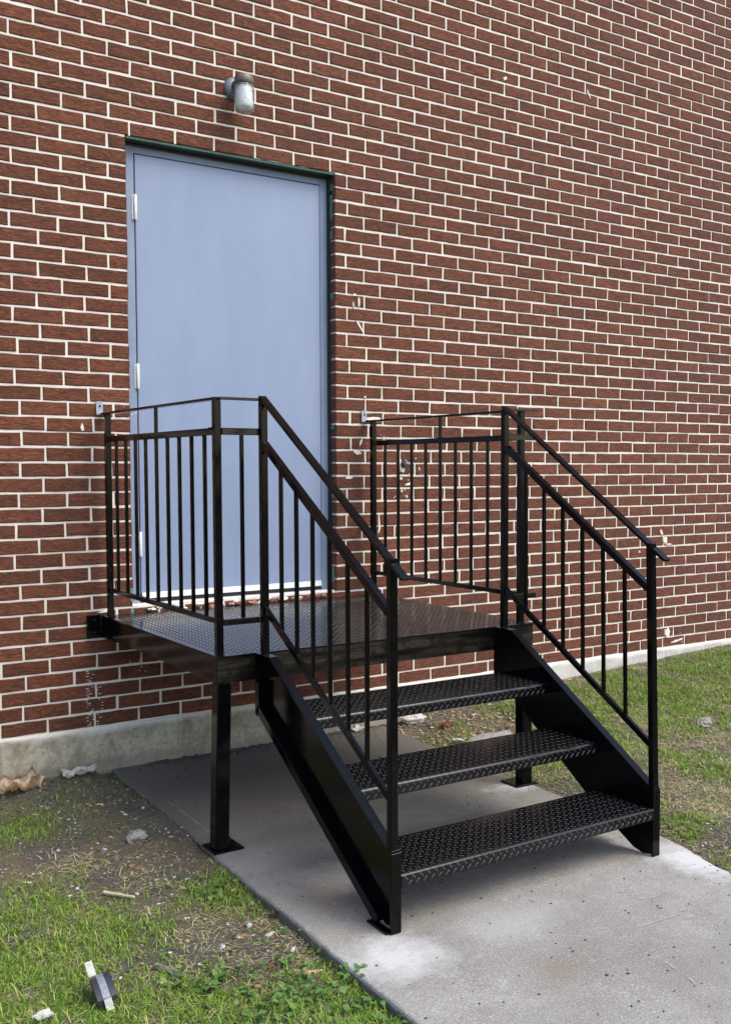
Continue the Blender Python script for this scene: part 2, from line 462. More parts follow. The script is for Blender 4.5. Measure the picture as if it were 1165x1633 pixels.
def ground_z(x, y):
    xl, xr = edge_x(SLAB_L, min(y, -.006)), edge_x(SLAB_R, min(y, -.006))
    z = -0.010 - 0.022 * smooth01((-y - 0.9) / 1.0)
    if x > 0.5:
        a = smooth01((x - xr) / 0.25)
        rise = (0.05 * smooth01((x - 1.5) / .6) + max(0.0, min(x, 5.2) - 1.7) * 0.046) * math.exp(-(y / 1.0) ** 2)
        z = -0.03 * (1 - a) + a * (0.005 + rise)
        if y > -.3: z += 0.022 * smooth01((y + .3) / .3) * (1 - smooth01((x - 1.9) / .5))
    else:
        z += 0.02 * smooth01((y + .45) / .45) * smooth01((x + .75) / .4) - .02 * smooth01((-.4 - x) / .2)
    if xl + .02 < x < xr - .02:
        return -0.07
    if x < .5 and xl - x < .05: z = min(z, -0.010) - .006 * smooth01((-y - 1.2) / .8)
    amp = 0.010 if abs(y) < 8 else 0.0
    return z + amp * fract_noise(x, y, 3.1) + amp * .55 * fract_noise(x, y, 14.0, 3.3)

gx = np.concatenate([[-60, -30, -15, -8, -5, -3.5], np.arange(-2.4, 5.2, 0.03), [5.6, 6.4, 8, 12, 20, 35, 60]])
gy = np.concatenate([[-60, -35, -20, -12, -8, -6], np.arange(-5, 0.001, 0.03), [0.08]])
V = np.array([(x, y, ground_z(x, y)) for y in gy for x in gx])
nx = len(gx)
ii, jj = np.meshgrid(np.arange(nx - 1), np.arange(len(gy) - 1))
a = (jj * nx + ii).ravel()
F = np.stack([a, a + 1, a + nx + 1, a + nx], 1)
g = link("ground", mesh_np("ground", V, F, M_GROUND, smooth=True))
tag(g, "bare brown soil and worn lawn around the walkway", kind='structure')

# walkway slab: top sheet with chipped edges and skirts
def build_slab():
    ys = np.concatenate([np.arange(-0.006, -2.9, -0.02), np.arange(-2.95, -4.6, -0.15)])
    rows = []
    V, F = [], []
    for y in ys:
        jl = 0.004 * fract_noise(0.3, y, 4, 1.0) + .0022 * fract_noise(0, y, 40, 2.0)
        jr = 0.009 * fract_noise(4.3, y, 8, 5.0) + .006 * fract_noise(0, y, 27, 7.0)
        xl, xr = edge_x(SLAB_L, y) + jl, edge_x(SLAB_R, y) + jr
        b = 0.008 + .006 * fract_noise(1, y, 13, 4.)
        prof = [(xl, -0.12), (xl, -b), (xl + b * .35, -b * .3), (xl + b, 0.0)]
        n = 26
        for i in range(1, n):
            x = xl + b + (xr - xl - 2 * b) * i / n
            prof.append((x, 0.0025 * fract_noise(x, y, 2.2, 9.)))
        prof += [(xr - b, 0.0), (xr - b * .35, -b * .3), (xr, -b), (xr, -0.12)]
        V += [(x, y, z) for x, z in prof]
        rows.append(len(prof))
    n = rows[0]
    for j in range(len(ys) - 1):
        for i in range(n - 1):
            a = j * n + i
            F.append((a, a + n, a + n + 1, a + 1))
    F.append(tuple(range(n))); F.append(tuple(range(len(V) - 1, len(V) - n - 1, -1)))
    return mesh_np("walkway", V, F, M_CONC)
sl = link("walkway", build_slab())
tag(sl, "grey concrete walkway slab running out from the building", kind='structure')

# ------------------------------------------------------------------ brick wall
BU, HC, Z0 = 0.203, 0.065413, 2.817029
XW0, XW1, ZTOP = -2.0, 6.6, 6.30
JL, JR, ZDB = -0.0192, 1.0433, Z0 - 32 * HC     # door opening
MY = 0.0045                                      # mortar face behind brick face
mb = MB()
mb.box(XW0, JL - .004, MY, 0.30, 0.02, ZTOP, 0)
mb.box(JR + .004, XW1, MY, 0.30, 0.02, ZTOP, 0)
mb.box(JL - .004, JR + .004, MY, 0.30, Z0 + .004, ZTOP, 0)
mb.box(JL - .004, JR + .004, MY, 0.30, 0.02, ZDB, 0)
mb.box(JL - .004, JR + .004, 0.22, 0.30, ZDB, Z0 + .004, 0)
wall = mb.build("brick_wall", M_MORTAR)
tag(wall, "red brown rustic brick wall with pale mortar joints and a door opening", "wall")

def brick_mesh(w, h, seed, depth=0.092):
    """face at y=0, chamfered, slightly irregular outline; origin at the face centre"""
    r = random.Random(seed)
    nxx = 5
    out, inn = [], []
    c = 0.0035
    top = [(-w / 2 + w * i / (nxx - 1), h / 2) for i in range(nxx)]
    bot = [(w / 2 - w * i / (nxx - 1), -h / 2) for i in range(nxx)]
    ring = top + bot
    V, F = [], []
    n = len(ring)
    J = [(r.uniform(-.0016, .0016), r.uniform(-.0014, .0014)) for _ in ring]
    for (x, z), (jx, jz) in zip(ring, J): V.append((x + jx, depth, z + jz))
    for (x, z), (jx, jz) in zip(ring, J): V.append((x + jx, c, z + jz))
    for (x, z), (jx, jz) in zip(ring, J):
        sx = c if x < 0 else -c
        if abs(abs(x) - w / 2) > 1e-6: sx = 0
        sz = -c if z > 0 else c
        V.append((x + jx + sx, r.uniform(-.0008, .0008), z + jz + sz))
    for i in range(n):
        j = (i + 1) % n
        F.append((i, j, n + j, n + i)); F.append((n + i, n + j, 2 * n + j, 2 * n + i))
    for i in range(nxx - 1):
        a, b = 2 * n + i, 2 * n + i + 1
        F.append((a, b, 2 * n + n - 2 - i, 2 * n + n - 1 - i))
    return V, F

def proj(p):
    d = Vector(p) - Vector(CAM_POS)
    z = d.dot(fwd)
    return CX + F_PX * d.dot(r2) / z, CY - F_PX * d.dot(u2) / z, z

BW, BH = BU - 0.0098, HC - 0.0092
rows = []
k_lo, k_hi = -40, int((ZTOP - Z0) / HC) - 1
rr = random.Random(5)
for k in range(k_lo, k_hi):
    zc = Z0 + (k + 0.5) * HC
    off = 0.0 if k % 2 == 0 else 0.5
    drift = 0.10 * math.sin(k * 0.31 + 1.0) * (0.5 + .5 * math.sin(k * .83)) * BU * (1 if k < -4 else .35)
    joints = []
    u = math.floor(XW0 / BU) - 1 + off
    while u * BU < XW1 + .3:
        joints.append(u * BU + drift + rr.gauss(0, 0.0032)); u += 1
    spans = []
    for a_, b_ in zip(joints, joints[1:]):
        a2, b2 = max(a_ + .0049, XW0 + .002), min(b_ - .0049, XW1 - .002)
        if b2 - a2 > .03: spans.append([a2, b2])
    if -32 <= k < 0:      # door opening: close the courses at the jambs
        new = []
        for a_, b_ in spans:
            if a_ < JL < b_ or (b_ <= JL and JL - b_ < .025):
                b_ = JL + rr.uniform(-.002, .002)
            elif a_ < JR < b_ or (a_ >= JR and a_ - JR < .025):
                a_ = JR + rr.uniform(-.001, .0025)
            elif a_ >= JL and b_ <= JR: continue
            if b_ - a_ < .035:
                if new and b_ < .5: new[-1][1] = b_
                continue
            new.append([a_, b_])
        spans = new
    for a_, b_ in spans:
        rows.append((k, a_, b_, zc + rr.gauss(0, .0009)))
full_w = BU - 0.0098
def score(r):
    k, a_, b_, zc = r
    P = [proj((x, 0, z)) for x in (a_, b_) for z in (zc - .027, zc + .027)]
    xs = [p[0] for p in P]; ys = [p[1] for p in P]
    cx_, cy_ = sum(xs) / 4, sum(ys) / 4
    if not (8 < cx_ < W_PX - 8 and 8 < cy_ < H_PX - 8): return 0
    if k < -32 and -.16 < (a_ + b_) / 2 < 1.0 and zc > .3: return 0       # behind the platform
    return (max(xs) - min(xs)) * (max(ys) - min(ys))
ranked = sorted(rows, key=score, reverse=True)
single, rest = ranked[:298], ranked[298:]
variants = [mesh_np("brick", *brick_mesh(full_w, BH, 100 + s), M_BRICK) for s in range(14)]
odd = {}
for k, a_, b_, zc in single:
    w = b_ - a_
    if abs(w - full_w) < .014:
        me = rr.choice(variants); sx = w / full_w
    else:
        key = round(w, 2)
        if key not in odd: odd[key] = mesh_np("brick", *brick_mesh(key, BH, int(key * 1000)), M_BRICK)
        me = odd[key]; sx = w / key
    o = link("brick", me, wall)
    o.location = ((a_ + b_) / 2, rr.uniform(-.0012, .0012), zc)
    o.scale = (sx, 1, 1)
    o['rnd'] = rr.betavariate(2.2, 2.2)
Vs, Fs, Rn, base = [], [], [], 0
for k, a_, b_, zc in rest:
    v, f = brick_mesh(b_ - a_, BH, rr.randrange(400))
    x, y = (a_ + b_) / 2, rr.uniform(-.0012, .0012)
    Vs += [(p[0] + x, p[1] + y, p[2] + zc) for p in v]
    Fs += [tuple(i + base for i in q) for q in f]
    base += len(v); Rn += [rr.betavariate(2.2, 2.2)] * len(v)
o = link("bricks", mesh_np("bricks", Vs, Fs, M_BRICK, Rn), wall); tag(o, kind='stuff')

# foundation strip under the bricks
def build_foundation():
    xs = np.arange(XW0, XW1 + .01, 0.025)
    zs = [-0.15, -0.05, 0.0, 0.03, 0.06, 0.09, 0.12, 0.15, 0.175]
    V, F = [], []
    n = len(zs) + 3
    for x in xs:
        top = 0.2005 + 0.007 * fract_noise(x, 0, 5, 2.) + .004 * fract_noise(x, 0, 30, 3.)
        for z in zs:
            V.append((x, -0.004 + 0.007 * fract_noise(x, z, 7, 8.) + 0.005 * fract_noise(x, z, 26, 4.), z))
        V.append((x, -0.007 + .004 * fract_noise(x, 9, 9, 1.), top - .006))
        V.append((x, -0.002, top)); V.append((x, 0.02, top + .001))
    for i in range(len(xs) - 1):
        for j in range(n - 1):
            a = i * n + j
            F.append((a, a + n, a + n + 1, a + 1))
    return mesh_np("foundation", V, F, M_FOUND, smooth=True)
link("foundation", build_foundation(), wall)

# green steel lintel and door jamb sealant
MB().box(JL + .001, JR - .001, 0.004, 0.19, Z0 - 0.011, Z0 + .002, 0.002).build("lintel", M_GREEN, wall)
MB().box(JL + .001, JR - .001, 0.055, 0.062, Z0 - 0.020, Z0 - .0115, 0.001).build("lintel_sealant", mat_simple("brown_sealant", (0.06, 0.03, 0.025), .8, .4, 60, .5), wall)

# mortar smears and drips on the brick faces
def smear(cx_, cz_, w, h, ang=0.0, seed=0, n=12, t=0.0035, parent=None, mat=None, name="mortar_smear"):
    r = random.Random(seed)
    V = []
    for s, y in ((1.0, 0.002), (0.82, -t)):
        for i in range(n):
            q = 2 * math.pi * i / n
            rad = 1 + (r.uniform(-.35, .35) if s == 1.0 else r.uniform(-.3, .2))
            x, z = math.cos(q) * w * .5 * rad * s, math.sin(q) * h * .5 * rad * s
            V.append((cx_ + x * math.cos(ang) - z * math.sin(ang), y, cz_ + x * math.sin(ang) + z * math.cos(ang)))
    F = [(i, (i + 1) % n, n + (i + 1) % n, n + i) for i in range(n)] + [tuple(range(n, 2 * n))]
    return V, F
def wall_px(px, py, Y=0.0):
    d = fwd + r2 * ((px - CX) / F_PX) - u2 * ((py - CY) / F_PX)
    t = (Y - CAM_POS[1]) / d.y
    return CAM_POS[0] + t * d.x, CAM_POS[2] + t * d.z
def gnd_px(px, py, z=0.0):
    d = fwd + r2 * ((px - CX) / F_PX) - u2 * ((py - CY) / F_PX)
    t = (z - CAM_POS[2]) / d.z
    return CAM_POS[0] + t * d.x, CAM_POS[1] + t * d.y
for (px, py, w, h, ang, sd) in ((1054, 849, .022, .05, .45, 1), (1060, 862, .04, .055, .4, 2), (1066, 868, .05, .012, 0, 3),
                                (565, 470, .03, .014, .2, 4), (572, 482, .014, .05, 0, 5), (563, 486, .008, .04, 0.1, 6), (573, 520, .012, .085, .62, 7),
                                (582, 633, .014, .014, 0, 8), (575, 705, .012, .05, -.4, 9), (570, 722, .04, .025, 0, 10), (604, 845, .014, .045, -.2, 11),
                                (651, 772, .05, .016, .1, 12), (640, 783, .013, .014, 0, 13), (648, 792, .012, .018, 0, 14), (639, 763, .02, .014, .2, 15),
                                (641, 748, .035, .05, .2, 16), (636, 738, .03, .04, 0, 17), (556, 762, .05, .014, .1, 18),
                                (1019, 880, .016, .016, 0, 19), (131, 682, .014, .035, .1, 20), (595, 668, .10, .022, 0, 21), (168, 975, .07, .012, .1, 22),
                                (1063, 1010, .05, .07, .2, 23), (1078, 1022, .12, .015, .15, 24), (805, 125, .03, .02, .5, 25), (938, 150, .012, .06, .5, 26)):
    x, z = wall_px(px, py)
    v, f = smear(x, z, w, h, ang, sd)
    link("mortar_smear", mesh_np("mortar_smear", v, f, M_MORTAR), wall)
def gnd_at(px, py):
    x, y = gnd_px(px, py)
    for _ in range(5):
        z = 0.0 if in_slab(x, y) else ground_z(x, y)
        x, y = gnd_px(px, py, z)
    return x, y
# pale scuffs caught on the brick ridges low on the left
Vs, Fs, base = [], [], 0
for c in range(4):
    for i in range(9):
        for side in (0, 1):
            if side == 1 and (c == 0 or i % 2): continue
            px = 143 + random.uniform(-5, 6) + side * 16
            py = 1066 + c * 24.5 + i * 2.6 + random.uniform(-.6, .6)
            x, z = wall_px(px, py)
            v, f = smear(x, z, random.uniform(.008, .022), random.uniform(.0018, .0035), random.uniform(-.3, .4), i + c * 17, n=6, t=.0022)
            Vs += v; Fs += [tuple(q + base for q in p) for p in f]; base += len(v)
for _ in range(40):
    px, py = random.choice([(645, 775), (640, 790), (655, 745), (1050, 1000), (600, 700), (205, 645), (1075, 1018), (225, 1060)])
    x, z = wall_px(px + random.gauss(0, 9), py + random.gauss(0, 8))
    v, f = smear(x, z, random.uniform(.004, .012), random.uniform(.003, .008), random.uniform(-1, 1), random.randrange(999), n=6, t=.002)
    Vs += v; Fs += [tuple(q + base for q in p) for p in f]; base += len(v)
o = link("paint_scuffs", mesh_np("paint_scuffs", Vs, Fs, M_WHITE), wall); tag(o, kind='stuff')

# ------------------------------------------------------------------ metal door
door = empty("metal_door", (0.52, 0.08, ZDB))
tag(door, "plain grey blue metal door with white sweep strip in the brick wall", "door")
def dpart(mbx, name, mat, parent=None):
    o = mbx.build(name, mat, parent or door)
    if parent is None: o.location = -door.location
    return o
YF = 0.070
LX0, LX1, LZ0, LZ1 = 0.0435, 0.9935, 0.775, 2.764
mb = MB()
mb.box(-0.014, LX0 - .004, YF, .20, ZDB + .002, 2.806, .002)
mb.box(LX1 + .003, 1.0365, YF, .20, ZDB + .002, 2.806, .002)
mb.box(LX0 - .0045, LX1 + .0035, YF + .0005, .20, LZ1 + .004, 2.8055, .002)
mb.box(LX0 - .004, LX0 + .02, YF + .052, .20, .76, LZ1 + .004, 0)
mb.box(LX1 - .02, LX1 + .003, YF + .052, .20, .76, LZ1 + .004, 0)
mb.box(LX0 + .02, LX1 - .02, YF + .052, .20, LZ1 - .02, LZ1 + .004, 0)
dpart(mb, "door_frame", M_FRAME)
leaf = dpart(MB().box(LX0, LX1, YF - .0015, YF + .045, LZ0, LZ1, .0022), "door_leaf", M_DOOR)
for z in (2.526, 1.769, 1.003):
    mb = MB()
    mb.lathe([(0.0, -.0580), (.005, -.0575), (.0075, -.054), (.0075, .054), (.005, .0575), (0.0, .058)], (LX0 - .002, YF - .008, z), seg=12)
    for q in (-.022, 0.0, .022): mb.lathe([(.0082, q - .0006), (.0082, q + .0006)], (LX0 - .002, YF - .008, z), seg=12)
    mb.box(LX0 - .016, LX0 - .003, YF - .003, YF - .0005, z - .054, z + .054, 0)
    mb.build("hinge", M_WHITE, leaf)
dpart(MB().box(LX0 + .003, LX1 - .002, YF - .007, YF - .002, .7515, .7785, .001), "door_sweep", M_WHITE)
dpart(MB().box(LX0 - .003, LX1 + .002, YF + .005, YF + .03, .735, .7512, 0), "bottom_gap_shade", M_CAULK)  # dark strip standing for the shaded gap, in the sealant's colour
dpart(MB().box(JL + .003, JR - .003, .012, YF + .04, ZDB + .001, .7305, .002), "threshold", M_WHITE)
MB().box(1.0372, JR + .0030, .058, .078, ZDB + .01, 2.804, .002).build("jamb_sealant", M_CAULK, wall)
# flaking sealant and old green paint on the right reveal
Vs, Fs, base = [], [], 0
mb = MB()
z = .76
while z < 2.79:
    h = random.uniform(.012, .05)
    mb.box(1.0385 - random.uniform(0, .003), JR - .0004, random.uniform(.046, .052), .0578, z, z + h * .97, .001); z += h
mb.build("jamb_sealant", M_CAULK, wall)
mb = MB()
for z, h in ((2.60, .14), (2.72, .05), (2.50, .04), (.76, .09), (.70, .05), (1.2, .02), (1.55, .015), (2.2, .03)):
    mb.box(JR - .0008, JR + .001, random.uniform(.022, .03), .052, z, z + h, 0)
for z, h in ((.665, .055), (.75, .06)): mb.box(JL - .012, JL + .0015, -.002, .03, z, z + h, 0)
mb.build("green_paint_stain", M_VERDI, wall)
# crumbled bricks and mortar along the sill
mb = MB(); mr = MB()
for i in range(60):
    x = random.uniform(JL + .02, JR - .02)
    (mb if random.random() < .55 else mr).blob((x, random.uniform(-.02, .012), .701 + random.uniform(0, .016)), random.uniform(.006, .015), 1, .4, (1.5, 1, .7))
o = mb.build("sill_rubble", mat_simple("crumbled_brick", (0.30, 0.15, 0.11), .95, .35, 60, .8), wall); tag(o, kind='stuff')
o = mr.build("sill_mortar", M_MORTAR, wall); tag(o, kind='stuff')

# ------------------------------------------------------------------ wall lamp
lx, lz = 0.506, 3.067
lamp = empty("wall_lamp", (lx, 0, 3.12))
tag(lamp, "jam jar wall lamp with ribbed clear glass and grey metal cap above the door", "lamp")
def lpart(mbx, name, mat):
    o = mbx.build(name, mat, lamp); o.location = -lamp.location; return o
mb = MB()
mb.lathe([(0.0, -.022), (.036, -.021), (.050, -.014), (.055, -.006), (.056, .001)], (lx, 0, 3.118), 'Y', 32)
mb.blob((lx - .026, -.020, 3.118), .0035, 1, 0); mb.blob((lx + .026, -.020, 3.118), .0035, 1, 0)
lpart(mb, "back_plate", M_LAMPB)
mb = MB()
mb.lathe([(.020, -.105), (.022, -.06), (.026, -.012)], (lx, 0, 3.128), 'Y', 20)
lpart(mb, "arm", M_LAMP)
mb = MB()
mb.lathe([(0.0, .040), (.030, .0395), (.040, .034), (.0435, .026), (.044, -.001), (.041, -.003), (0.0, -.003)], (lx, -.10, 3.113), 'Z', 36)
mb.blob((lx - .01, -.1435, 3.12), .0035, 1, 0)
lpart(mb, "cap", M_LAMP)
prof = []
for i in range(4):
    z = -.004 - i * .0085
    prof += [(.0435, z), (.0455, z - .002), (.0455, z - .005), (.0430, z - .0078)]
prof += [(.0445, -.043), (.0462, -.055), (.0465, -.10), (.0445, -.113), (.036, -.124), (.022, -.129), (0.0, -.130)]
inner = [(max(0.0, r - .003), z + (.003 if z < -.11 else 0)) for r, z in prof][::-1]
mb = MB(); mb.lathe(prof + inner, (lx, -.10, 3.110), 'Z', 36)
lpart(mb, "glass_jar", M_GLASS)
mb = MB(); mb.lathe([(.030, -.006), (.036, -.022), (.0395, -.034), (.0405, -.050), (.0405, -.090), (.037, -.103), (.024, -.110), (0, -.112)], (lx, -.10, 3.110), 'Z', 24)
lpart(mb, "bulb", M_BULB)

# ------------------------------------------------------------------ metal staircase
st = empty("metal_staircase", (0.53, -1.24, 0))
tag(st, "black painted steel staircase with railings and checker plate treads", "stairs")
SL = -st.location
def part(mbx, name, parent=None, mat=None, label=None):
    o = mbx.build(name, mat or M_BLACK, parent or st)
    if parent is None: o.location = SL
    if label: o['label'] = label
    return o
DX0, DX1, DY0, DZ = -0.160, 1.285, -1.240, 0.697
PL = 0.006

def lug_cloud(u0, u1, v0, v1, place, pu=0.027, pv=0.0165, length=0.0235, width=0.0072, hgt=0.0012):
    """raised lozenges in a diagonal chequer; place(u, v, h) -> xyz"""
    V, F = [], []
    sh = [(-.5, 0), (-.22, -.5), (.22, -.5), (.5, 0), (.22, .5), (-.22, .5)]
    j = 0; v = v0 + pv * .6
    while v < v1 - pv * .25:
        s = 1 if j % 2 == 0 else -1
        u = u0 + pu * (.5 if j % 2 == 0 else 1.0)
        while u < u1 - pu * .3:
            b = len(V); ca, sa = math.cos(math.radians(48)), s * math.sin(math.radians(48))
            for (p, q) in sh:
                a_, c_ = p * length, q * width
                V.append(place(u + a_ * ca - c_ * sa, v + a_ * sa + c_ * ca, -0.0006))
            for p in (-.30, .30):
                V.append(place(u + p * length * ca, v + p * length * sa, hgt))
            F += [(b, b + 1, b + 6), (b + 1, b + 2, b + 7, b + 6), (b + 2, b + 3, b + 7), (b + 3, b + 4, b + 7), (b + 4, b + 5, b + 6, b + 7), (b + 5, b, b + 6)]
            u += pu
        v += pv; j += 1
    return V, F

# platform
deck = part(MB().box(DX0, DX1, DY0, -0.006, DZ - PL, DZ, .0012), "deck_plate", mat=M_DECK)
v, f = lug_cloud(DX0 + .01, DX1 - .01, DY0 + .004, -.02, lambda u, w, h: (u, w, DZ + h))
o = link("plate_pattern", mesh_np("plate_pattern", v, f, M_LUG), deck); tag(o, kind='stuff')
CZ0, CZ1 = 0.600, DZ - PL - .0005
for nm, bx in (("front_channel", (DX0 + .003, DX1 - .003, DY0 + .002, DY0 + .010)), ("side_channel", (DX0 + .003, DX0 + .011, DY0 + .0105, -.008)),
               ("side_channel", (DX1 - .011, DX1 - .003, DY0 + .0105, -.008)), ("back_channel", (DX0 + .0115, DX1 - .0115, -.017, -.009))):
    mb = MB(); mb.box(*bx, CZ0, CZ1, .002)
    x0, x1, y0, y1 = bx
    for zz in (CZ0 + .0005, CZ1 - .0065):      # flanges turned inwards
        if nm == "front_channel": mb.box(x0 + .012, x1 - .012, y1 + .0003, y1 + .04, zz, zz + .006, 0)
        elif nm == "side_channel":
            if x0 < .5: mb.box(x1 + .0003, x1 + .04, y0 + .045, y1 - .02, zz, zz + .006, 0)
            else: mb.box(x0 - .04, x0 - .0003, y0 + .045, y1 - .02, zz, zz + .006, 0)
    part(mb, nm, mat=M_THIN if nm == 'front_channel' else None)
mb = MB()
for x in (.2, .56, .92): mb.box(x, x + .04, DY0 + .06, -.06, CZ1 - .045, CZ1 - .002, .001)
part(mb, "joist")
# wall bracket with bolts
br = part(MB().box(-.232, -.172, -.012, -.001, .601, .704, .002).box(-.170, -.1585, -.09, -.0105, .603, .702, .001), "wall_bracket")
for z in (.682, .626):
    mb = MB(); mb.lathe([(0, -.030), (.006, -.0295), (.0075, -.025), (.0075, -.012)], (-.204, 0, z), 'Y', 6); mb.lathe([(.011, -.0145), (.011, -.0119)], (-.204, 0, z), 'Y', 14)
    o = mb.build("bolt", M_BLACK, br)

# legs
LW = .053
for (xt, xb, yb) in ((DX0 + .004, -.172, -1.238), (1.229, 1.233, -1.238)):
    mb = MB()
    mb.bar((xt + LW / 2, yb + LW / 2 + .004, CZ0 - .001), (xb + LW / 2, yb + LW / 2 + .004, .008), LW, LW, (1, 0, 0), .004)
    lg = part(mb, "leg")
    px0 = xb - .012 if xb < 0 else xb - .045
    MB().box(px0, px0 + .115, yb - .012, yb + .098, .0005, .0085, .0015).build("base_plate", M_BLACK, lg)
    for bx_ in ((px0 + .096, yb + .012), (px0 + .098, yb + .082)):
        mb = MB()
        mb.lathe([(0, .022), (.006, .0215), (.006, .010), (.009, .010), (.009, .0084)], (bx_[0], bx_[1], 0), 'Z', 8)
        mb.build("anchor_bolt", M_BLACK, lg)

# stringers: channels with the web on the tread side
PROF_TOP = [(-1.2415, .697), (-1.350, .697), (-2.112, .240)]
PROF = [(-1.2415, .470), (-1.2415, .697), (-1.350, .697), (-2.112, .240), (-2.112, .010), (-2.075, .003), (-2.030, .012), (-1.957, .050), (-1.79, .143), (-1.383, .414), (-1.30, .47)]
def build_stringer(xi, xo, rounded):
    """xi inner web face, xo flange tip"""
    s = 1 if xo > xi else -1
    w = .006 * s
    prof = PROF if rounded else [(-1.2415, .470), (-1.2415, .697), (-1.350, .697), (-2.112, .240), (-2.112, .003), (-2.040, .003), (-1.285, .47)]
    mb = MB().prism(prof, xi, xi + w)
    f0, f1 = min(xi + w * 1.001, xo), max(xi + w * 1.001, xo)
    cx_ = (f0 + f1) / 2; fw = f1 - f0
    mb.bar((cx_, -1.2415, .694), (cx_, -1.349, .694), fw, .006, (1, 0, 0), .0008)
    mb.bar((cx_, -1.3505, .6937), (cx_, -2.1115, .2367), fw, .006, (1, 0, 0), .0008)
    mb.bar((cx_, -1.2445, .471), (cx_, -1.2445, .690), fw, .006, (1, 0, 0), .0008)
    if rounded: lo = [(-1.285, .475), (-1.387, .417), (-1.793, .146), (-1.957, .054)]
    else: lo = [(-1.2475, .494), (-1.287, .473), (-2.036, .010)]
    for p, q in zip(lo, lo[1:]): mb.bar((cx_, *p), (cx_, *q), fw, .006, (1, 0, 0), .0008)
    if not rounded:       # lipped lower and back edges
        xl = xo - .0005
        mb.bar((xl, -1.2580, .478), (xl, -1.2580, .596), .0045, .030, (1, 0, 0), .001)
        nrm = Vector((0, -.527, .85)) * .0135
        p, q = Vector((xl, -1.250, .491)), Vector((xl, -2.036, .006))
        mb.bar(p + nrm, q + nrm, .0045, .031, (1, 0, 0), .001)
    o = part(mb, "stringer")
    fx0, fx1 = (min(xi, xo) - .0008, max(xi, xo) + .0008)
    MB().box(fx0, fx1, -2.1225, -2.1125, .002, .240, .0015).build("end_plate", M_BLACK, o)
    MB().box(fx0 + .002, fx1 - .002, -2.119, -2.090, .2405, .2475, .001).build("post_seat", M_BLACK, o)
    if not rounded: MB().box(xo - .012, xo + .012, -2.112, -2.005, .0005, .008, .001).build("base_plate", M_BLACK, o)
    return o
build_stringer(.017, -.017, False)
build_stringer(1.066, 1.098, True)

# treads
for i, (yn, zt) in enumerate(((-2.124, .1745), (-1.849, .3475), (-1.571, .519))):
    x0, x1 = .0175, 1.0655
    dep, lip, R = .268, .040, .010
    sec = []
    for q in range(5):
        t = math.pi / 2 * q / 4
        sec.append((yn + R - R * math.sin(t), zt - R + R * math.cos(t)))
    outer = [(yn + dep, zt - .04), (yn + dep, zt)] + sec + [(yn, zt - lip)]
    th = .005
    inn = [(yn + th, zt - lip), (yn + th, zt - R), (yn + R, zt - th), (yn + dep - th, zt - th), (yn + dep - th, zt - .04)]
    t_ = part(MB().prism(outer + inn, x0, x1), "tread", mat=M_DECK)
    flat = dep - R
    arc = R * math.pi / 2
    def place(u, v, h, yn=yn, zt=zt):
        if v < flat: return (u, yn + dep - v, zt + h)
        if v < flat + arc:
            t = (v - flat) / R
            return (u, yn + R - (R + h) * math.sin(t), zt - R + (R + h) * math.cos(t))
        return (u, yn - (h * 1.9 if h > 0 else h), zt - R - (v - flat - arc))
    v, f = lug_cloud(x0 + .002, x1 - .002, .004, flat + arc + lip - R - .002, place)
    o = link("plate_pattern", mesh_np("plate_pattern", v, f, M_LUG), t_); tag(o, kind='stuff')

# posts, rails and balusters
ZT = 1.595
PW = .025
def post(x, y, z0, z1, x_top=None):
    xt = x if x_top is None else x_top
    return part(MB().bar((x + PW / 2, y + PW / 2, z0), (xt + PW / 2, y + PW / 2, z1), PW, PW, (1, 0, 0), .0018), "post")
def hbar(a, b, w, h, name, side=(1, 0, 0), label=None):
    return part(MB().bar(a, b, w, h, side, .0015), name, label=label, mat=M_THIN if name == 'return_rail' else None)
X_L, X_R = -.1475, 1.2175
BSP = [-.186 - .1172 * i for i in range(9)]
for X, cap in ((X_L, 1), (X_R, 1)):
    post(X - PW / 2, -.087, DZ, ZT - .0105)
    post(X - PW / 2 + .001, -1.2395, DZ, ZT - .0105, X - PW / 2)
    hbar((X, -.024, ZT - .005), (X, -1.2425, ZT - .005), .028, .010, "top_rail")
    hbar((X, -.0875, 1.4775), (X, -1.2143, 1.4775), .024, .025, "mid_rail")
    hbar((X, -.0875, .8195), (X, -1.2143, .8195), .016, .020, "bottom_rail")
    hbar((X, BSP[4], 1.490), (X, BSP[4], ZT - .0102), .0125, .0125, "rail_spacer")
    for y in BSP: hbar((X, y, .829), (X, y, 1.466), .0125, .0125, "baluster")
    # tab screwed to the wall
    tx = X - .012
    tb = part(MB().box(tx - .015, tx + .016, -.008, -.0015, ZT - .010, ZT + .050, .001).box(tx - .002, tx + .030, -.0235, -.0082, ZT - .0098, ZT - .004, .0008), "wall_tab", mat=M_GALV)
    mb = MB(); mb.lathe([(0, -.012), (.004, -.0118), (.0055, -.009), (.0055, -.0079)], (tx + .002, 0, ZT + .030), 'Y', 10)
    mb.build("screw", M_PLAST, tb)
# posts at the head of the flight
S1, S2, N1, N2 = .004, 1.097, -.0155, 1.068
post(S1, -1.2665, DZ, ZT - .004)
post(S2, -1.2665, DZ, ZT - .004)
post(N1, -2.1190, .2475, 1.094)
post(N2, -2.1190, .2475, 1.094, 1.040)
# short returns between corner and head posts
for (x0, x1) in ((X_L + .0127, S1 - .0005), (S2 + PW + .0005, X_R + .075)):
    hbar((x0 - .012, -1.2425, ZT - .0042), (x1, -1.2425, ZT - .0042), .026, .0095, "return_rail", (0, 1, 0))
    hbar((x0, -1.236, 1.478), (x1, -1.236, 1.478), .024, .024, "return_rail", (0, 1, 0))
    hbar((x0, -1.236, .814), (x1, -1.236, .814), .016, .022, "return_rail", (0, 1, 0))
hbar((-.058, -1.236, .8255), (-.058, -1.236, 1.4655), .0125, .0125, "baluster")
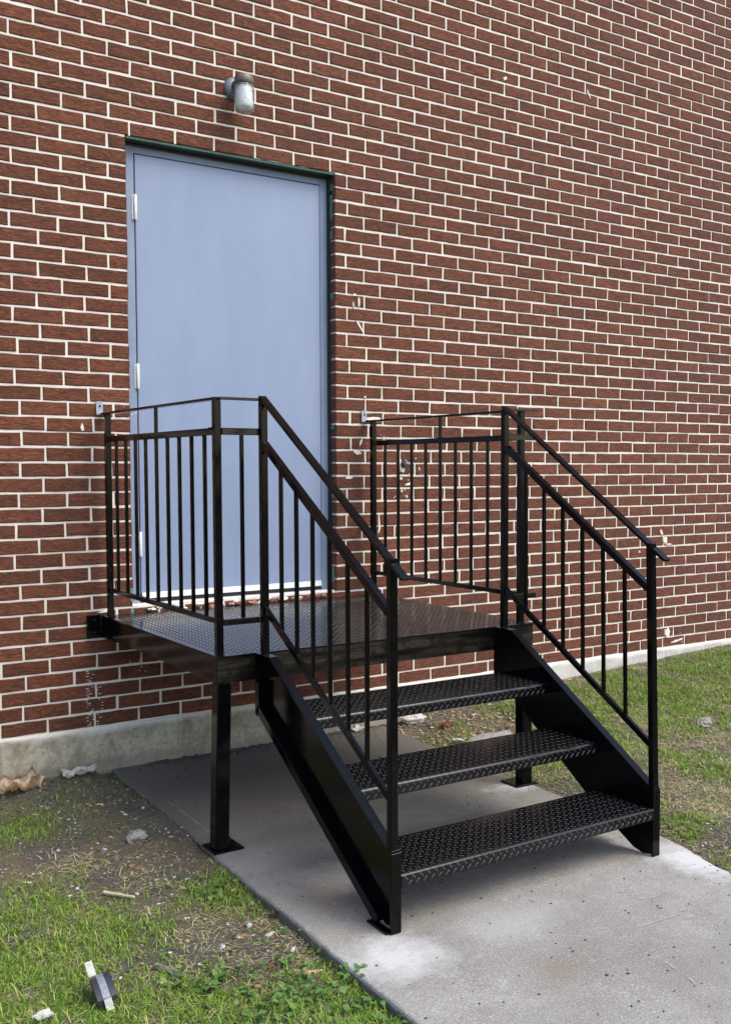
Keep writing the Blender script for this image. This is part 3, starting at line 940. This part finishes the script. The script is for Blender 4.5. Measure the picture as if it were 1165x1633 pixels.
# flight railings
for side in (0, 1):
    xa, xb = ((S1, N1) if side == 0 else (S2, N2 - .022))
    xa += PW / 2; xb += PW / 2
    xbl = (N1 if side == 0 else N2 - .006) + PW / 2
    def at(y, za, zb, xe=xb):
        t = (y + 1.267) / (-2.119 + 1.267)
        return (xa + (xe - xa) * t, y, za + (zb - za) * t)
    ends = dict(top=(1.588, 1.0735), mid=(1.433, .9215), bot=(.852, .378))
    p0, p1 = at(-1.247, *ends['top']), at(-2.176, *ends['top'])
    hbar(p0, p1, .029, .011, "handrail")
    hbar(at(-1.2672, *ends['mid']), at(-2.0935, *ends['mid']), .024, .025, "mid_rail")
    hbar(at(-1.2672, *ends['bot'], xbl), at(-2.0935, *ends['bot'], xbl), .014, .022, "bottom_rail")
    for i in range(6):
        y = -1.392 - .1145 * i - .006 * side
        b_, t_ = at(y, *ends['bot'], xbl), at(y, *ends['mid'])
        hbar((b_[0], y, b_[2] + .008), (t_[0], y, t_[2] - .014), .0125, .0125, "baluster")
# weld beads
mb = MB()
def bead(p, r=.004): mb.blob(p, r, 1, .3, (1, 1, 1))
for X in (X_L, X_R):
    for y in (-.075, -1.227):
        for dx in (-.013, -.005, .004, .013): bead((X + dx, y - .0135, DZ + .002))
    for y in BSP:
        bead((X - .007, y, .830), .003); bead((X - .007, y, 1.465), .003)
for x in (S1, S2):
    for dx in (0, .008, .016, .024): bead((x + dx, -1.2675, DZ + .0015), .0035)
for z in np.arange(.61, .69, .009):
    bead((.016, -1.2425, z), .0035); bead((1.064, -1.2425, z), .0035)
for dx in np.arange(0, .05, .008): bead((DX0 + .006 + dx, DY0 - .0005, CZ0 - .001), .0035)
for y in np.arange(-1.23, -1.19, .008): bead((X_L - .013, y, 1.4895), .0028)
for side in (0, 1):
    for i in range(6):
        y = -1.392 - .1145 * i - .006 * side
        t = (y + 1.267) / (-2.119 + 1.267)
        xa, xb = ((S1, N1) if side == 0 else (S2, N2 - .006))
        x = xa + (xb - xa) * t + PW / 2
        bead((x - .006, y - .006, .852 + (.378 - .852) * t + .011), .0032); bead((x - .006, y + .006, .852 + (.378 - .852) * t + .016), .003)
o = part(mb, "weld_beads"); tag(o, kind='stuff')

# ------------------------------------------------------------------ outdoor pipe stub behind the right railing
x, z = wall_px(643, 740)
tap = empty("pipe_stub", (x, 0, z))
tag(tap, "small silver pipe stub set in white mortar on the wall behind the right landing railing", "pipe")
mb = MB(); mb.lathe([(0, -.062), (.007, -.061), (.008, -.04), (.0115, -.039), (.0115, -.026), (.009, -.025), (.009, .002)], (0, 0, 0), 'Y', 14)
mb.build("pipe", M_GALV, tap)
mb = MB(); mb.lathe([(.018, -.012), (.020, -.008), (.020, .001)], (0, 0, 0), 'Y', 16); mb.build("collar", M_PLAST, tap)
mb = MB(); mb.bar((.002, -.05, .002), (.020, -.054, .016), .007, .004, (0, 1, 0), .001); mb.build("lever", M_GALV, tap)

# ------------------------------------------------------------------ grass, straw and crumbs
def patch(x, y, cx_, cy_, r):
    d = math.hypot(x - cx_, y - cy_) / r
    return math.exp(-d * d)

def green_density(x, y):
    if x < .3:
        if y > -.85:
            d = 0.55 * patch(x, y, -.66, -.50, .15) * (x < -.35) + .15 * patch(x, y, -.40, -.22, .09) + .8 * patch(x, y, -.21, -1.0, .07)
            return d + .03
        d = smooth01((-y - .95) / .45) * smooth01((-x - .42) / .22) * 1.0
        d = max(d, .75 * smooth01((-.05 - abs(x - edge_x(SLAB_L, y) + .06)) / .01 + 1.2) * (y < -.95))
        d = max(d, 1.0 * patch(x, y, -.27, -1.52, .15))
        d = max(d, 1.0 * smooth01((-y - 1.98) / .2) * .9)
        d *= 1 - .85 * patch(x, y, -.40, -1.25, .20)
        d *= 1 - .9 * patch(x, y, -.42, -1.75, .17)
        d *= 1 - .8 * patch(x, y, -.60, -1.22, .10)
        d *= 1 - .75 * patch(x, y, -.34, -2.02, .09)
        d *= .35 + .95 * smooth01((fract_noise(x, y, 4.5, 2.2) + .35) / .6)
        d *= .55 + 1.2 * smooth01((fract_noise(x, y, 16, 5.2) + .15) / .35)
        return d
    base = .07 + .55 * smooth01((fract_noise(x, y, 4.6, 6.1) - .05) / .2)
    base = max(base, 1.3 * patch(x, y, 2.15, -.55, .28), 1.2 * patch(x, y, 2.75, -.62, .45), .9 * patch(x, y, 1.75, -1.0, .3), .9 * patch(x, y, 3.6, -.3, .5))
    if x < 1.9 and y > -.75: base *= .25
    if y > -.12: base *= .35
    base *= smooth01((x - edge_x(SLAB_R, y)) / .12)
    return base * (.4 + 1.5 * smooth01((fract_noise(x, y, 15, 3.3) + .12) / .35))

def dry_density(x, y):
    if x < .3:
        d = .10 * smooth01((-y - .7) / .3) + .8 * patch(x, y, -.55, -.98, .13) + .45 * patch(x, y, -.44, -1.38, .20) + .25 * patch(x, y, -.36, -1.75, .2)
        d *= .3 + .9 * smooth01((fract_noise(x, y, 9, 4.4) + .1) / .3)
        return d + .40 * smooth01((fract_noise(x, y, 5, 9.9)) / .3) * (y < -1.1)
    d = .35 + 1.0 * smooth01((fract_noise(x, y, 5.5, 1.3) + .12) / .25)
    if y > -.10: d *= .5
    if x < 2.3 and y > -.75: d *= .30
    return d * (.12 + .88 * smooth01((x - edge_x(SLAB_R, y) - .01) / .12))

REG = [(-1.5, -.14, -2.75, -.02), (1.12, 4.4, -3.0, -.02)]
def scatter(per_m2, dens, regs):
    out = []
    for (x0, x1, y0, y1) in regs:
        n = int((x1 - x0) * (y1 - y0) * per_m2)
        xs = RNG.uniform(x0, x1, n); ys = RNG.uniform(y0, y1, n); q = RNG.uniform(0, 1, n)
        for x, y, t in zip(xs, ys, q):
            px, py, pz = proj((x, y, 0))
            if px < -60 or px > W_PX + 60 or py > H_PX + 60: continue
            if in_slab(x, y, -.004): continue
            if t < dens(x, y): out.append((x, y))
    return out

def blades(pts, lmin, lmax, wid, lean, name, mat, kind_flat=False):
    n = len(pts)
    P = np.array([(x, y, ground_z(x, y)) for x, y in pts])
    L = RNG.uniform(lmin, lmax, n) * RNG.uniform(.6, 1.0, n)
    az = RNG.uniform(0, 2 * np.pi, n)
    w = wid * RNG.uniform(.6, 1.25, n)
    l0 = RNG.uniform(lean[0], lean[1], n)                    # tilt from vertical at the base
    l1 = l0 + RNG.uniform(.25, 1.0, n)
    l2 = l1 + RNG.uniform(.1, .8, n)
    d = np.stack([np.cos(az), np.sin(az)], 1)
    sd = np.stack([-np.sin(az), np.cos(az)], 1)
    def step(p, ang, ln):
        q = p.copy()
        q[:, :2] += d * (np.sin(ang) * ln)[:, None]; q[:, 2] += np.cos(ang) * ln
        return q
    a = P.copy(); a[:, 2] -= .003
    b = step(a, l0, L * .4); c = step(b, l1, L * .35); e = step(c, l2, L * .25)
    if kind_flat:
        for arr in (b, c, e): arr[:, 2] = np.maximum(arr[:, 2], P[:, 2] + .002)
        a[:, 2] += .006
    def off(p, k):
        q1, q2 = p.copy(), p.copy()
        q1[:, :2] += sd * (w * k)[:, None]; q2[:, :2] -= sd * (w * k)[:, None]
        return q1, q2
    a1, a2 = off(a, .5); b1, b2 = off(b, .5); c1, c2 = off(c, .38)
    V = np.stack([a1, a2, b1, b2, c1, c2, e], 1).reshape(-1, 3)
    o = np.arange(n) * 7
    T = [np.stack([o + i, o + j, o + k], 1) for i, j, k in ((0, 1, 3), (0, 3, 2), (2, 3, 5), (2, 5, 4), (4, 5, 6))]
    F = np.concatenate(T)
    rnd = np.repeat(np.clip(RNG.normal(.45, .25, n), 0, 1), 7)
    ob = link(name, mesh_np(name, V, F, mat, rnd))
    return ob

gp = scatter(38000, green_density, REG)
o = blades(gp, .016, .056, .0023, (.1, 1.3), "grass", M_GRASS)
tag(o, "short green lawn grass growing in patches beside the walkway", "grass", kind='stuff')
dp = scatter(13000, dry_density, REG)
o = blades(dp, .012, .058, .0018, (.6, 1.5), "dry_grass", M_DRY, True)
tag(o, "dry straw coloured grass lying over the soil", "grass", kind='stuff')

def chips(pts, rmin, rmax, name, mat, flat=.5, zoff=None):
    n = len(pts)
    base = np.array([(1, 0, 0), (0, 1, 0), (-1, 0, 0), (0, -1, 0), (0, 0, 1), (0, 0, -1), (.7, .7, .45), (-.7, .6, .4)], float)[:6]
    F0 = np.array([(0, 1, 4), (1, 2, 4), (2, 3, 4), (3, 0, 4), (1, 0, 5), (2, 1, 5), (3, 2, 5), (0, 3, 5)])
    r = rmin + (rmax - rmin) * RNG.uniform(0, 1, n) ** 3.2
    az = RNG.uniform(0, 2 * np.pi, n); asp = RNG.uniform(.5, 1.0, n)
    J = RNG.uniform(.7, 1.25, (n, 6, 1))
    B = base[None] * J
    X = B[:, :, 0] * r[:, None]; Y = B[:, :, 1] * (r * asp)[:, None]; Z = B[:, :, 2] * (r * flat)[:, None]
    ca, sa = np.cos(az)[:, None], np.sin(az)[:, None]
    zz = np.array([(ground_z(x, y) if zoff is None else zoff) for x, y in pts])
    V = np.stack([X * ca - Y * sa + np.array([p[0] for p in pts])[:, None], X * sa + Y * ca + np.array([p[1] for p in pts])[:, None], Z + (zz + r * flat * .45)[:, None]], 2).reshape(-1, 3)
    F = (F0[None] + (np.arange(n) * 6)[:, None, None]).reshape(-1, 3)
    rnd = np.repeat(np.clip(RNG.beta(1.3, 2.2, n), 0, 1), 6)
    return link(name, mesh_np(name, V, F, mat, rnd))
# low clover-like ground cover along the slab
def cover_d(x, y):
    if x > .3: return 0
    return max(.9 * patch(x, y, -.35, -2.22, .22), .8 * patch(x, y, -.50, -2.05, .13), .55 * patch(x, y, -.27, -1.5, .12), .5 * patch(x, y, -.255, -1.95, .10)) * (.25 + .9 * smooth01((fract_noise(x, y, 7, 3.) + .1) / .25))
cp = scatter(3600, cover_d, REG)
n = len(cp)
hexa = np.array([(math.cos(t), math.sin(t)) for t in np.arange(6) * math.pi / 3])
r_ = RNG.uniform(.0025, .009, n); az = RNG.uniform(0, 6.28, n); tx, ty = RNG.normal(0, .35, n), RNG.normal(0, .35, n)
P = np.array([(x, y, ground_z(x, y)) for x, y in cp]); P[:, 2] += RNG.uniform(.006, .030, n)
hx = hexa[None, :, 0] * r_[:, None] * 1.15; hy = hexa[None, :, 1] * r_[:, None]
ca, sa = np.cos(az)[:, None], np.sin(az)[:, None]
X, Y = hx * ca - hy * sa, hx * sa + hy * ca
rim = np.stack([X + P[:, :1], Y + P[:, 1:2], X * tx[:, None] + Y * ty[:, None] + P[:, 2:3] + .0015], 2)
V = np.concatenate([rim, (P - [0, 0, .001])[:, None, :]], 1).reshape(-1, 3)
F = np.concatenate([np.stack([np.arange(n) * 7 + i, np.arange(n) * 7 + (i + 1) % 6, np.arange(n) * 7 + 6], 1) for i in range(6)])
M_COVER = mat_blade("ground_cover_leaf", [(0.035, 0.075, 0.018), (0.06, 0.12, 0.026), (0.09, 0.17, 0.036), (0.16, 0.25, 0.06)])
o = link("ground_cover", mesh_np("ground_cover", V, F, M_COVER, np.repeat(RNG.uniform(0, 1, n), 7)))
tag(o, "small round-leaved ground cover growing beside the walkway edge", "weeds", kind='stuff')
def soil_d(x, y):
    return .9 if (x < .3 and y > -1.1) or (x > .3 and y > -.6 and x < 2.0) else .35
o = chips(scatter(2600, soil_d, REG), .0015, .009, "soil_crumbs", M_CRUMB, .6)
tag(o, "small soil crumbs and grit on the bare ground", "grit", kind='stuff')
def litter_d(x, y):
    if x < .3: return .04 + .3 * patch(x, y, -.46, -1.02, .15)
    return 1.0 if (1.3 < x < 2.6 and y > -.8) else .06
wc = scatter(260, lambda x, y: (.12 + .9 * smooth01((fract_noise(x, y, 6, 7.7) - .05) / .2)) * (1 if x < .3 else .35), REG)
o = chips(wc, .004, .011, "white_chips", M_PALECH, .35)
tag(o, "small whitish chips scattered on soil and grass", "grit", kind='stuff')
o = chips(scatter(2600, litter_d, REG), .005, .022, "leaf_litter", M_LITTER, .18)
tag(o, "scraps of dry brown leaves strewn over the soil", "leaves", kind='stuff')
sp = [(x, y) for x, y in zip(RNG.uniform(-.2, 1.25, 1700), RNG.uniform(-3.2, -.03, 1700)) if in_slab(x, y, -.02)]
sp += [(x, y) for x, y in zip(RNG.uniform(-.12, 1.3, 260), RNG.uniform(-.12, -.012, 260))]
o = chips(sp, .0006, .0062, "walkway_grit", M_DARKCR, .6, 0.0)
tag(o, "dark grit and small flakes scattered on the concrete walkway", "grit", kind='stuff')
# pale scratches on the concrete
Vs, Fs, base = [], [], 0
for (ax, ay, bx_, by_, w) in ((1018, 1480, 1074, 1462, 3), (1085, 1455, 1100, 1449, 2.5), (1020, 1435, 1044, 1432, 3), (1094, 1466, 1104, 1461, 3), (1040, 1489, 1056, 1492, 2), (1000, 1508, 1008, 1509, 2.5), (1060, 1535, 1078, 1548, 2),
                              (1096, 1560, 1110, 1572, 2.5), (905, 1494, 945, 1496, 1.5), (850, 1420, 856, 1425, 3), (853, 1418, 861, 1416, 2.5), (265, 1277, 300, 1303, 1.6), (300, 1303, 339, 1332, 1.4)):
    a_, b_ = Vector(gnd_px(ax, ay)), Vector(gnd_px(bx_, by_))
    d = (b_ - a_).normalized(); nn = Vector((-d.y, d.x)); n = 7; hw = w / 1000.0
    for i in range(n + 1):
        t = i / n; c = a_.lerp(b_, t) + nn * random.uniform(-.002, .002); q = hw * random.uniform(.2, .8)
        Vs += [(*(c + nn * q), .0032), (*(c - nn * q), .0032)]
    Fs += [(base + 2 * i, base + 2 * i + 2, base + 2 * i + 3, base + 2 * i + 1) for i in range(n)]; base += 2 * n + 2
o = link("pale_scratches", mesh_np("pale_scratches", Vs, Fs, mat_simple("scratched_concrete", (0.50, 0.49, 0.46), .9, .2, 90, .2)), sl); tag(o, kind='stuff')
# dirt banked along the wall over the slab
mb = MB()
for i in range(420):
    x = random.uniform(.02, 1.35); y = -.006 - abs(random.gauss(.0, .04))
    mb.blob((x, y, -.001), random.uniform(.003, .010) * (1 if y < -.03 else 1.5), 1, .4, (1.3, 1, .6))
o = mb.build("banked_dirt", mat_simple("dark_dirt", (0.075, 0.06, 0.048), .95, .4, 60, .9, .006)); tag(o, "dark dirt banked on the slab along the foot of the wall", "dirt", kind='stuff')

# ------------------------------------------------------------------ litter and stones on the ground
def sheet(name, w, d, mat, px, py, label, cat, rot=0.0, curl=.3, crumple=.2, seed=0, z=None, at=None, leafshape=False, group=None, lift=.002):
    """thin crumpled sheet with real thickness"""
    r = random.Random(seed)
    x0, y0 = at or gnd_at(px, py)
    nx_, ny_ = 13, 9
    bm = bmesh.new(); grid = []
    for j in range(ny_):
        row = []
        for i in range(nx_):
            u, v = i / (nx_ - 1) * 2 - 1, j / (ny_ - 1) * 2 - 1
            hw = 1.0
            if leafshape:
                hw = (1 - abs(u) ** 2.2) ** .75 * (1 + .13 * math.sin(u * 13 + seed)) if abs(u) < 1 else .02
                hw = max(hw, .03)
            else: hw = 1 + .12 * math.sin(5 * u + seed)
            x, y = u * w / 2 * (1 + .06 * math.sin(7 * v + seed) * (not leafshape)), v * hw * d / 2
            zz = curl * (abs(v) ** 1.6 * d * .5 + .25 * u * u * w * .5) + crumple * d * .5 * mnoise.noise(Vector((u * 2.1 + seed * 3.1, v * 1.9, seed * 1.3))) + .18 * crumple * d * mnoise.noise(Vector((u * 6 + seed, v * 6, 2)))
            row.append(bm.verts.new((x, y, zz)))
        grid.append(row)
    for j in range(ny_ - 1):
        for i in range(nx_ - 1):
            f = bm.faces.new((grid[j][i], grid[j][i + 1], grid[j + 1][i + 1], grid[j + 1][i])); f.smooth = True
    zmin = min(v.co.z for v in bm.verts)
    for v in bm.verts: v.co.z -= zmin
    bmesh.ops.solidify(bm, geom=bm.faces[:], thickness=.0012)
    me = bpy.data.meshes.new(name); bm.to_mesh(me); bm.free(); me.materials.append(mat)
    o = link(name, me)
    zb = z if z is not None else (0.0 if in_slab(x0, y0) else ground_z(x0, y0))
    o.location = (x0, y0, zb + lift); o.rotation_euler = (0, 0, rot)
    return tag(o, label, cat, group)

def stone(name, px, py, r, mat, label, cat, sq=(1, 1, .7), seed=0, group=None, sub=3, rot=0, z=None):
    x0, y0 = gnd_at(px, py)
    bm = bmesh.new(); bmesh.ops.create_icosphere(bm, subdivisions=sub, radius=1.0)
    for v in bm.verts:
        n = v.co.normalized()
        q = Vector((round(n.x * 2.4), round(n.y * 2.4), round(n.z * 2.4))) / 2.4
        n2_ = n.lerp(q.normalized(), .45) if q.length > .1 else n
        k = 1 + .42 * mnoise.noise(n2_ * 1.6 + Vector((seed * 3.7, seed, 1))) + .22 * mnoise.noise(n * 4.5 + Vector((seed, 2, seed)))
        v.co = Vector((n.x * r * k * sq[0], n.y * r * k * sq[1], n.z * r * k * sq[2]))
    me = bpy.data.meshes.new(name); bm.to_mesh(me); bm.free(); me.materials.append(mat)
    if r < .012: me.polygons.foreach_set("use_smooth", np.ones(len(me.polygons), dtype=bool))
    o = link(name, me)
    zb = z if z is not None else (0.0 if in_slab(x0, y0) else ground_z(x0, y0))
    o.location = (x0, y0, zb + r * sq[2] * .55); o.rotation_euler = (0, 0, rot)
    return tag(o, label, cat, group)

def rod(name, p0, p1, r, mat, label, cat, seg=7, wob=.2, fork=None):
    a_, b_ = Vector((*gnd_at(*p0), 0)), Vector((*gnd_at(*p1), 0))
    for q in (a_, b_): q.z = ground_z(q.x, q.y) + r * 1.1 + .006
    bm = bmesh.new()
    def tube(a_, b_, r0, r1):
        d = (b_ - a_).normalized(); s = d.orthogonal().normalized(); t = d.cross(s)
        prev = None; N = 8
        for i in range(N + 1):
            f = i / N
            c = a_.lerp(b_, f) + s * r0 * wob * random.uniform(-1, 1) + t * r0 * wob * random.uniform(-1, 1)
            rr_ = (r0 + (r1 - r0) * f) * random.uniform(.88, 1.12)
            ring = [bm.verts.new(c + s * math.cos(2 * math.pi * k / seg) * rr_ + t * math.sin(2 * math.pi * k / seg) * rr_) for k in range(seg)]
            if prev:
                for k in range(seg): bm.faces.new((prev[k], prev[(k + 1) % seg], ring[(k + 1) % seg], ring[k]))
            else: bm.faces.new(ring[::-1])
            prev = ring
        bm.faces.new(prev)
    tube(a_, b_, r, r * .75)
    if fork: 
        c = a_.lerp(b_, .45); d = Vector((*gnd_at(*fork), 0)); d.z = ground_z(d.x, d.y) + .006
        tube(c, d, r * .6, r * .35)
    me = bpy.data.meshes.new(name); bm.to_mesh(me); bm.free(); me.materials.append(mat)
    o = link(name, me)
    return tag(o, label, cat)

sheet("dead_leaf", .165, .11, M_LEAF, 22, 1252, "large tan dead leaf curled against the foundation", "leaf", .12, .75, .8, 3, at=(-.552, -.075))
sheet("crumpled_paper", .15, .07, M_PAPER, 125, 1229, "flattened white paper lying by the corner of the walkway", "paper", .06, .5, .8, 5, at=(-.295, -.062))
stone("rubble_lump", 219, 1341, .040, M_STONE, "grey lump of broken mortar on the bare soil", "stone", (1, .75, .6), 4)
rod("wood_stick", (166, 1429), (214, 1437), .0058, M_STICK, "short bleached flat stick lying in the dry grass", "stick", wob=.1)
rod("twig", (248, 1548), (292, 1562), .0075, M_TWIG, "thick grey broken twig on the soil near the weeds", "twig", fork=(288, 1574))
sheet("paper_scrap", .05, .04, M_PAPER, 70, 1634, "white scrap at the bottom edge of the grass", "paper", .2, .2, .3, 8, lift=.02)
sheet("yellow_leaf", .03, .022, M_LEAFY, 372, 1432, "small yellow leaf beside the walkway edge", "leaf", .7, .4, .5, 2, leafshape=True, lift=.02)
sheet("rusty_leaf", .035, .022, M_LEAFO, 437, 1464, "rust coloured dead leaf near the walkway edge, closest to the yellow one", "leaf", 1.0, .5, .6, 6, leafshape=True, lift=.012)
sheet("rusty_leaf", .028, .018, M_LEAFO, 432, 1551, "rust coloured dead leaf on the soil patch between the weeds", "leaf", .2, .5, .6, 9, leafshape=True, lift=.01)
sheet("curled_leaf", .075, .018, M_LEAF, 492, 1562, "long curled straw coloured leaf near the slab edge", "leaf", -.6, .8, .5, 7, leafshape=True, lift=.012)
sheet("white_paper", .10, .05, M_PAPER, 572, 1166, "white paper strip under the stairs at the back of the slab", "paper", .75, .5, .5, 4)
sheet("white_flake", .06, .03, M_PAPER, 731, 1185, "white paper flake on the soil behind the middle tread", "paper", -.8, .4, .5, 11, lift=.01)
stone("brick_shard", 712, 1160, .045, M_BRICK, "broken piece of red brick on the litter behind the stairs", "brick", (1.2, .6, .45), 8, sub=2, rot=.4)
stone("mortar_lump", 660, 1150, .06, M_PEB, "white mortar lump beside the slab behind the top tread", "stone", (1.2, .7, .4), 12)
stone("grey_stone", 785, 1184, .085, M_STONE, "flat grey stone on the soil behind the right stringer", "stone", (1.5, .6, .35), 13)
stone("pale_stone", 1121, 1157, .045, M_STONE, "pale round stone in the dry grass right of the stairs", "stone", (1, .8, .6), 14)
for i, (px, py, r, sq, lab) in enumerate(((397, 1478, .014, (1.3, .8, .7), "white pebble in the grass below the yellow leaf"), (200, 1300, .011, (1.3, .9, .5), "white chip on bare soil between the grey lump and the foundation"),
        (218, 1427, .009, (1.5, .8, .6), "white chip touching the end of the bleached stick"), (467, 1515, .015, (1.6, .6, .4), "long pale flake in the weeds left of the slab edge"),
        (355, 1511, .011, (1.2, .9, .6), "tan pebble on the soil below the bare patch"), (335, 1572, .012, (1.4, .7, .4), "white flake between broad green weeds"),
        (401, 1443, .010, (1, .9, .8), "round grey pebble above the white pebble"), (167, 1356, .010, (1.4, .8, .6), "white chip among the straw left of the grey lump"),
        (228, 1290, .010, (1, .8, .6), "white chip close to the slab edge by the wall"), (430, 1492, .016, (1.6, .7, .4), "pale flake beside the rusty leaf"))):
    stone("pebble", px, py, r * .78, M_PEB, lab, "pebble", sq, 20 + i, "pale pebbles and chips on the ground", 2, random.uniform(0, 3))

# black plastic block with tape
x0, y0 = gnd_at(166, 1600)
zb = ground_z(x0, y0)
blk = empty("taped_block", (x0, y0, zb + .034)); blk.rotation_euler = (.22, .16, math.radians(-95)); blk.scale = (1.2, 1.15, 1.2)
tag(blk, "small black plastic block wrapped with silvery tape lying in the grass", "plastic block")
mb = MB()
N = 28
pts = []
for i in range(N + 1):
    t = i / N; xx = -.045 + .09 * t
    pts.append((xx, .030 - .018 * (2 * t - 1) ** 2))
A = [(x, z) for x, z in pts] + [(.045, 0), (-.045, 0)]
for side in ((-.022, .022),):
    a_ = [mb.bm.verts.new((x, side[0], z)) for x, z in A]; b_ = [mb.bm.verts.new((x, side[1], z)) for x, z in A]
    mb.bm.faces.new(a_); mb.bm.faces.new(b_[::-1])
    for i in range(len(A)):
        j = (i + 1) % len(A); mb.bm.faces.new((a_[i], b_[i], b_[j], a_[j]))
mb.build("block", M_PLAST, blk)
def strip(pl, y0_, y1_, name, mat):
    mb = MB(); rows_ = []
    for x, z in pl: rows_.append((mb.bm.verts.new((x, y0_, z)), mb.bm.verts.new((x, y1_, z))))
    for p, q in zip(rows_, rows_[1:]): mb.bm.faces.new((p[0], p[1], q[1], q[0]))
    bmesh.ops.solidify(mb.bm, geom=mb.bm.faces[:], thickness=.0006)
    mb.build(name, mat, blk)
strip([(x, z + .0012) for x, z in pts[4:]] , -.009, .007, "tape", M_TAPE)
strip([(.0462, .0125), (.052, -.002), (.060, -.008)], -.009, .008, "tape_end", M_PAPER)
strip([(-.080, .028), (-.060, .024), (-.043, .0145)], -.021, -.004, "tape_end", M_PAPER)

# low broad-leaved weeds
def weed(px, py, n, spread, size, label, seed, up=.02):
    r = random.Random(seed)
    x0, y0 = gnd_at(px, py); zb = ground_z(x0, y0)
    bm = bmesh.new()
    for i in range(n):
        az = r.uniform(0, 2 * math.pi); d = spread * math.sqrt(r.random())
        c = Vector((math.cos(az) * d, math.sin(az) * d, up * r.uniform(.5, 1.5)))
        L, Wd = size * r.uniform(.7, 1.3), size * r.uniform(.45, .75)
        q = az + r.uniform(-.8, .8); tilt = r.uniform(-.2, .7)
        ax = Vector((math.cos(q) * math.cos(tilt), math.sin(q) * math.cos(tilt), math.sin(tilt))); sd = Vector((-math.sin(q), math.cos(q), r.uniform(-.3, .3))).normalized()
        nrm = ax.cross(sd)
        mid, lo, hi = [], [], []
        for t in (0, .25, .55, .82, 1.0):
            hw = Wd * .5 * math.sin(math.pi * min(.97, t * .9 + .05))
            p = c + ax * L * t - nrm * .0 + Vector((0, 0, -L * .25 * t * t))
            mid.append(bm.verts.new(p)); lo.append(bm.verts.new(p + sd * hw + nrm * hw * .25)); hi.append(bm.verts.new(p - sd * hw + nrm * hw * .25))
        for k in range(4):
            bm.faces.new((mid[k], mid[k + 1], lo[k + 1], lo[k])); bm.faces.new((mid[k], hi[k], hi[k + 1], mid[k + 1]))
        s0 = bm.verts.new((0, 0, 0)); s1 = bm.verts.new((.0012, 0.0012, 0)); s2 = bm.verts.new(c + Vector((.0012, 0, 0)))
        bm.faces.new((s0, s1, s2, mid[0]))
    for f in bm.faces: f.smooth = True
    me = bpy.data.meshes.new("weed"); bm.to_mesh(me); bm.free(); me.materials.append(M_WEED)
    o = link("weed_plant", me); o.location = (x0, y0, zb)
    return tag(o, label, "weed", "low broad-leaved weeds beside the walkway")
weed(562, 1574, 26, .035, .022, "bright green weed tuft hanging over the slab edge", 1, .03)
weed(318, 1567, 9, .055, .040, "low weed with wide round leaves near the twig", 2, .012)
weed(355, 1590, 14, .07, .030, "low weed patch right of the wide leaved one", 3, .012)
weed(470, 1600, 18, .07, .026, "leafy weed clump at the middle of the bottom edge", 4, .015)
weed(545, 1612, 18, .07, .028, "leafy weed clump closest to the slab at the bottom", 5, .015)
weed(618, 1628, 12, .05, .022, "dark weed sprouting at the bottom of the slab edge", 6, .015)
weed(340, 1422, 12, .05, .022, "grassy weed next to the yellow leaf", 7, .012)
weed(100, 1232, 9, .03, .035, "dark green weed between the tan leaf and the white paper", 8, .02)
weed(430, 1620, 16, .08, .024, "weed patch between the grass and the leafy clump", 9, .012)
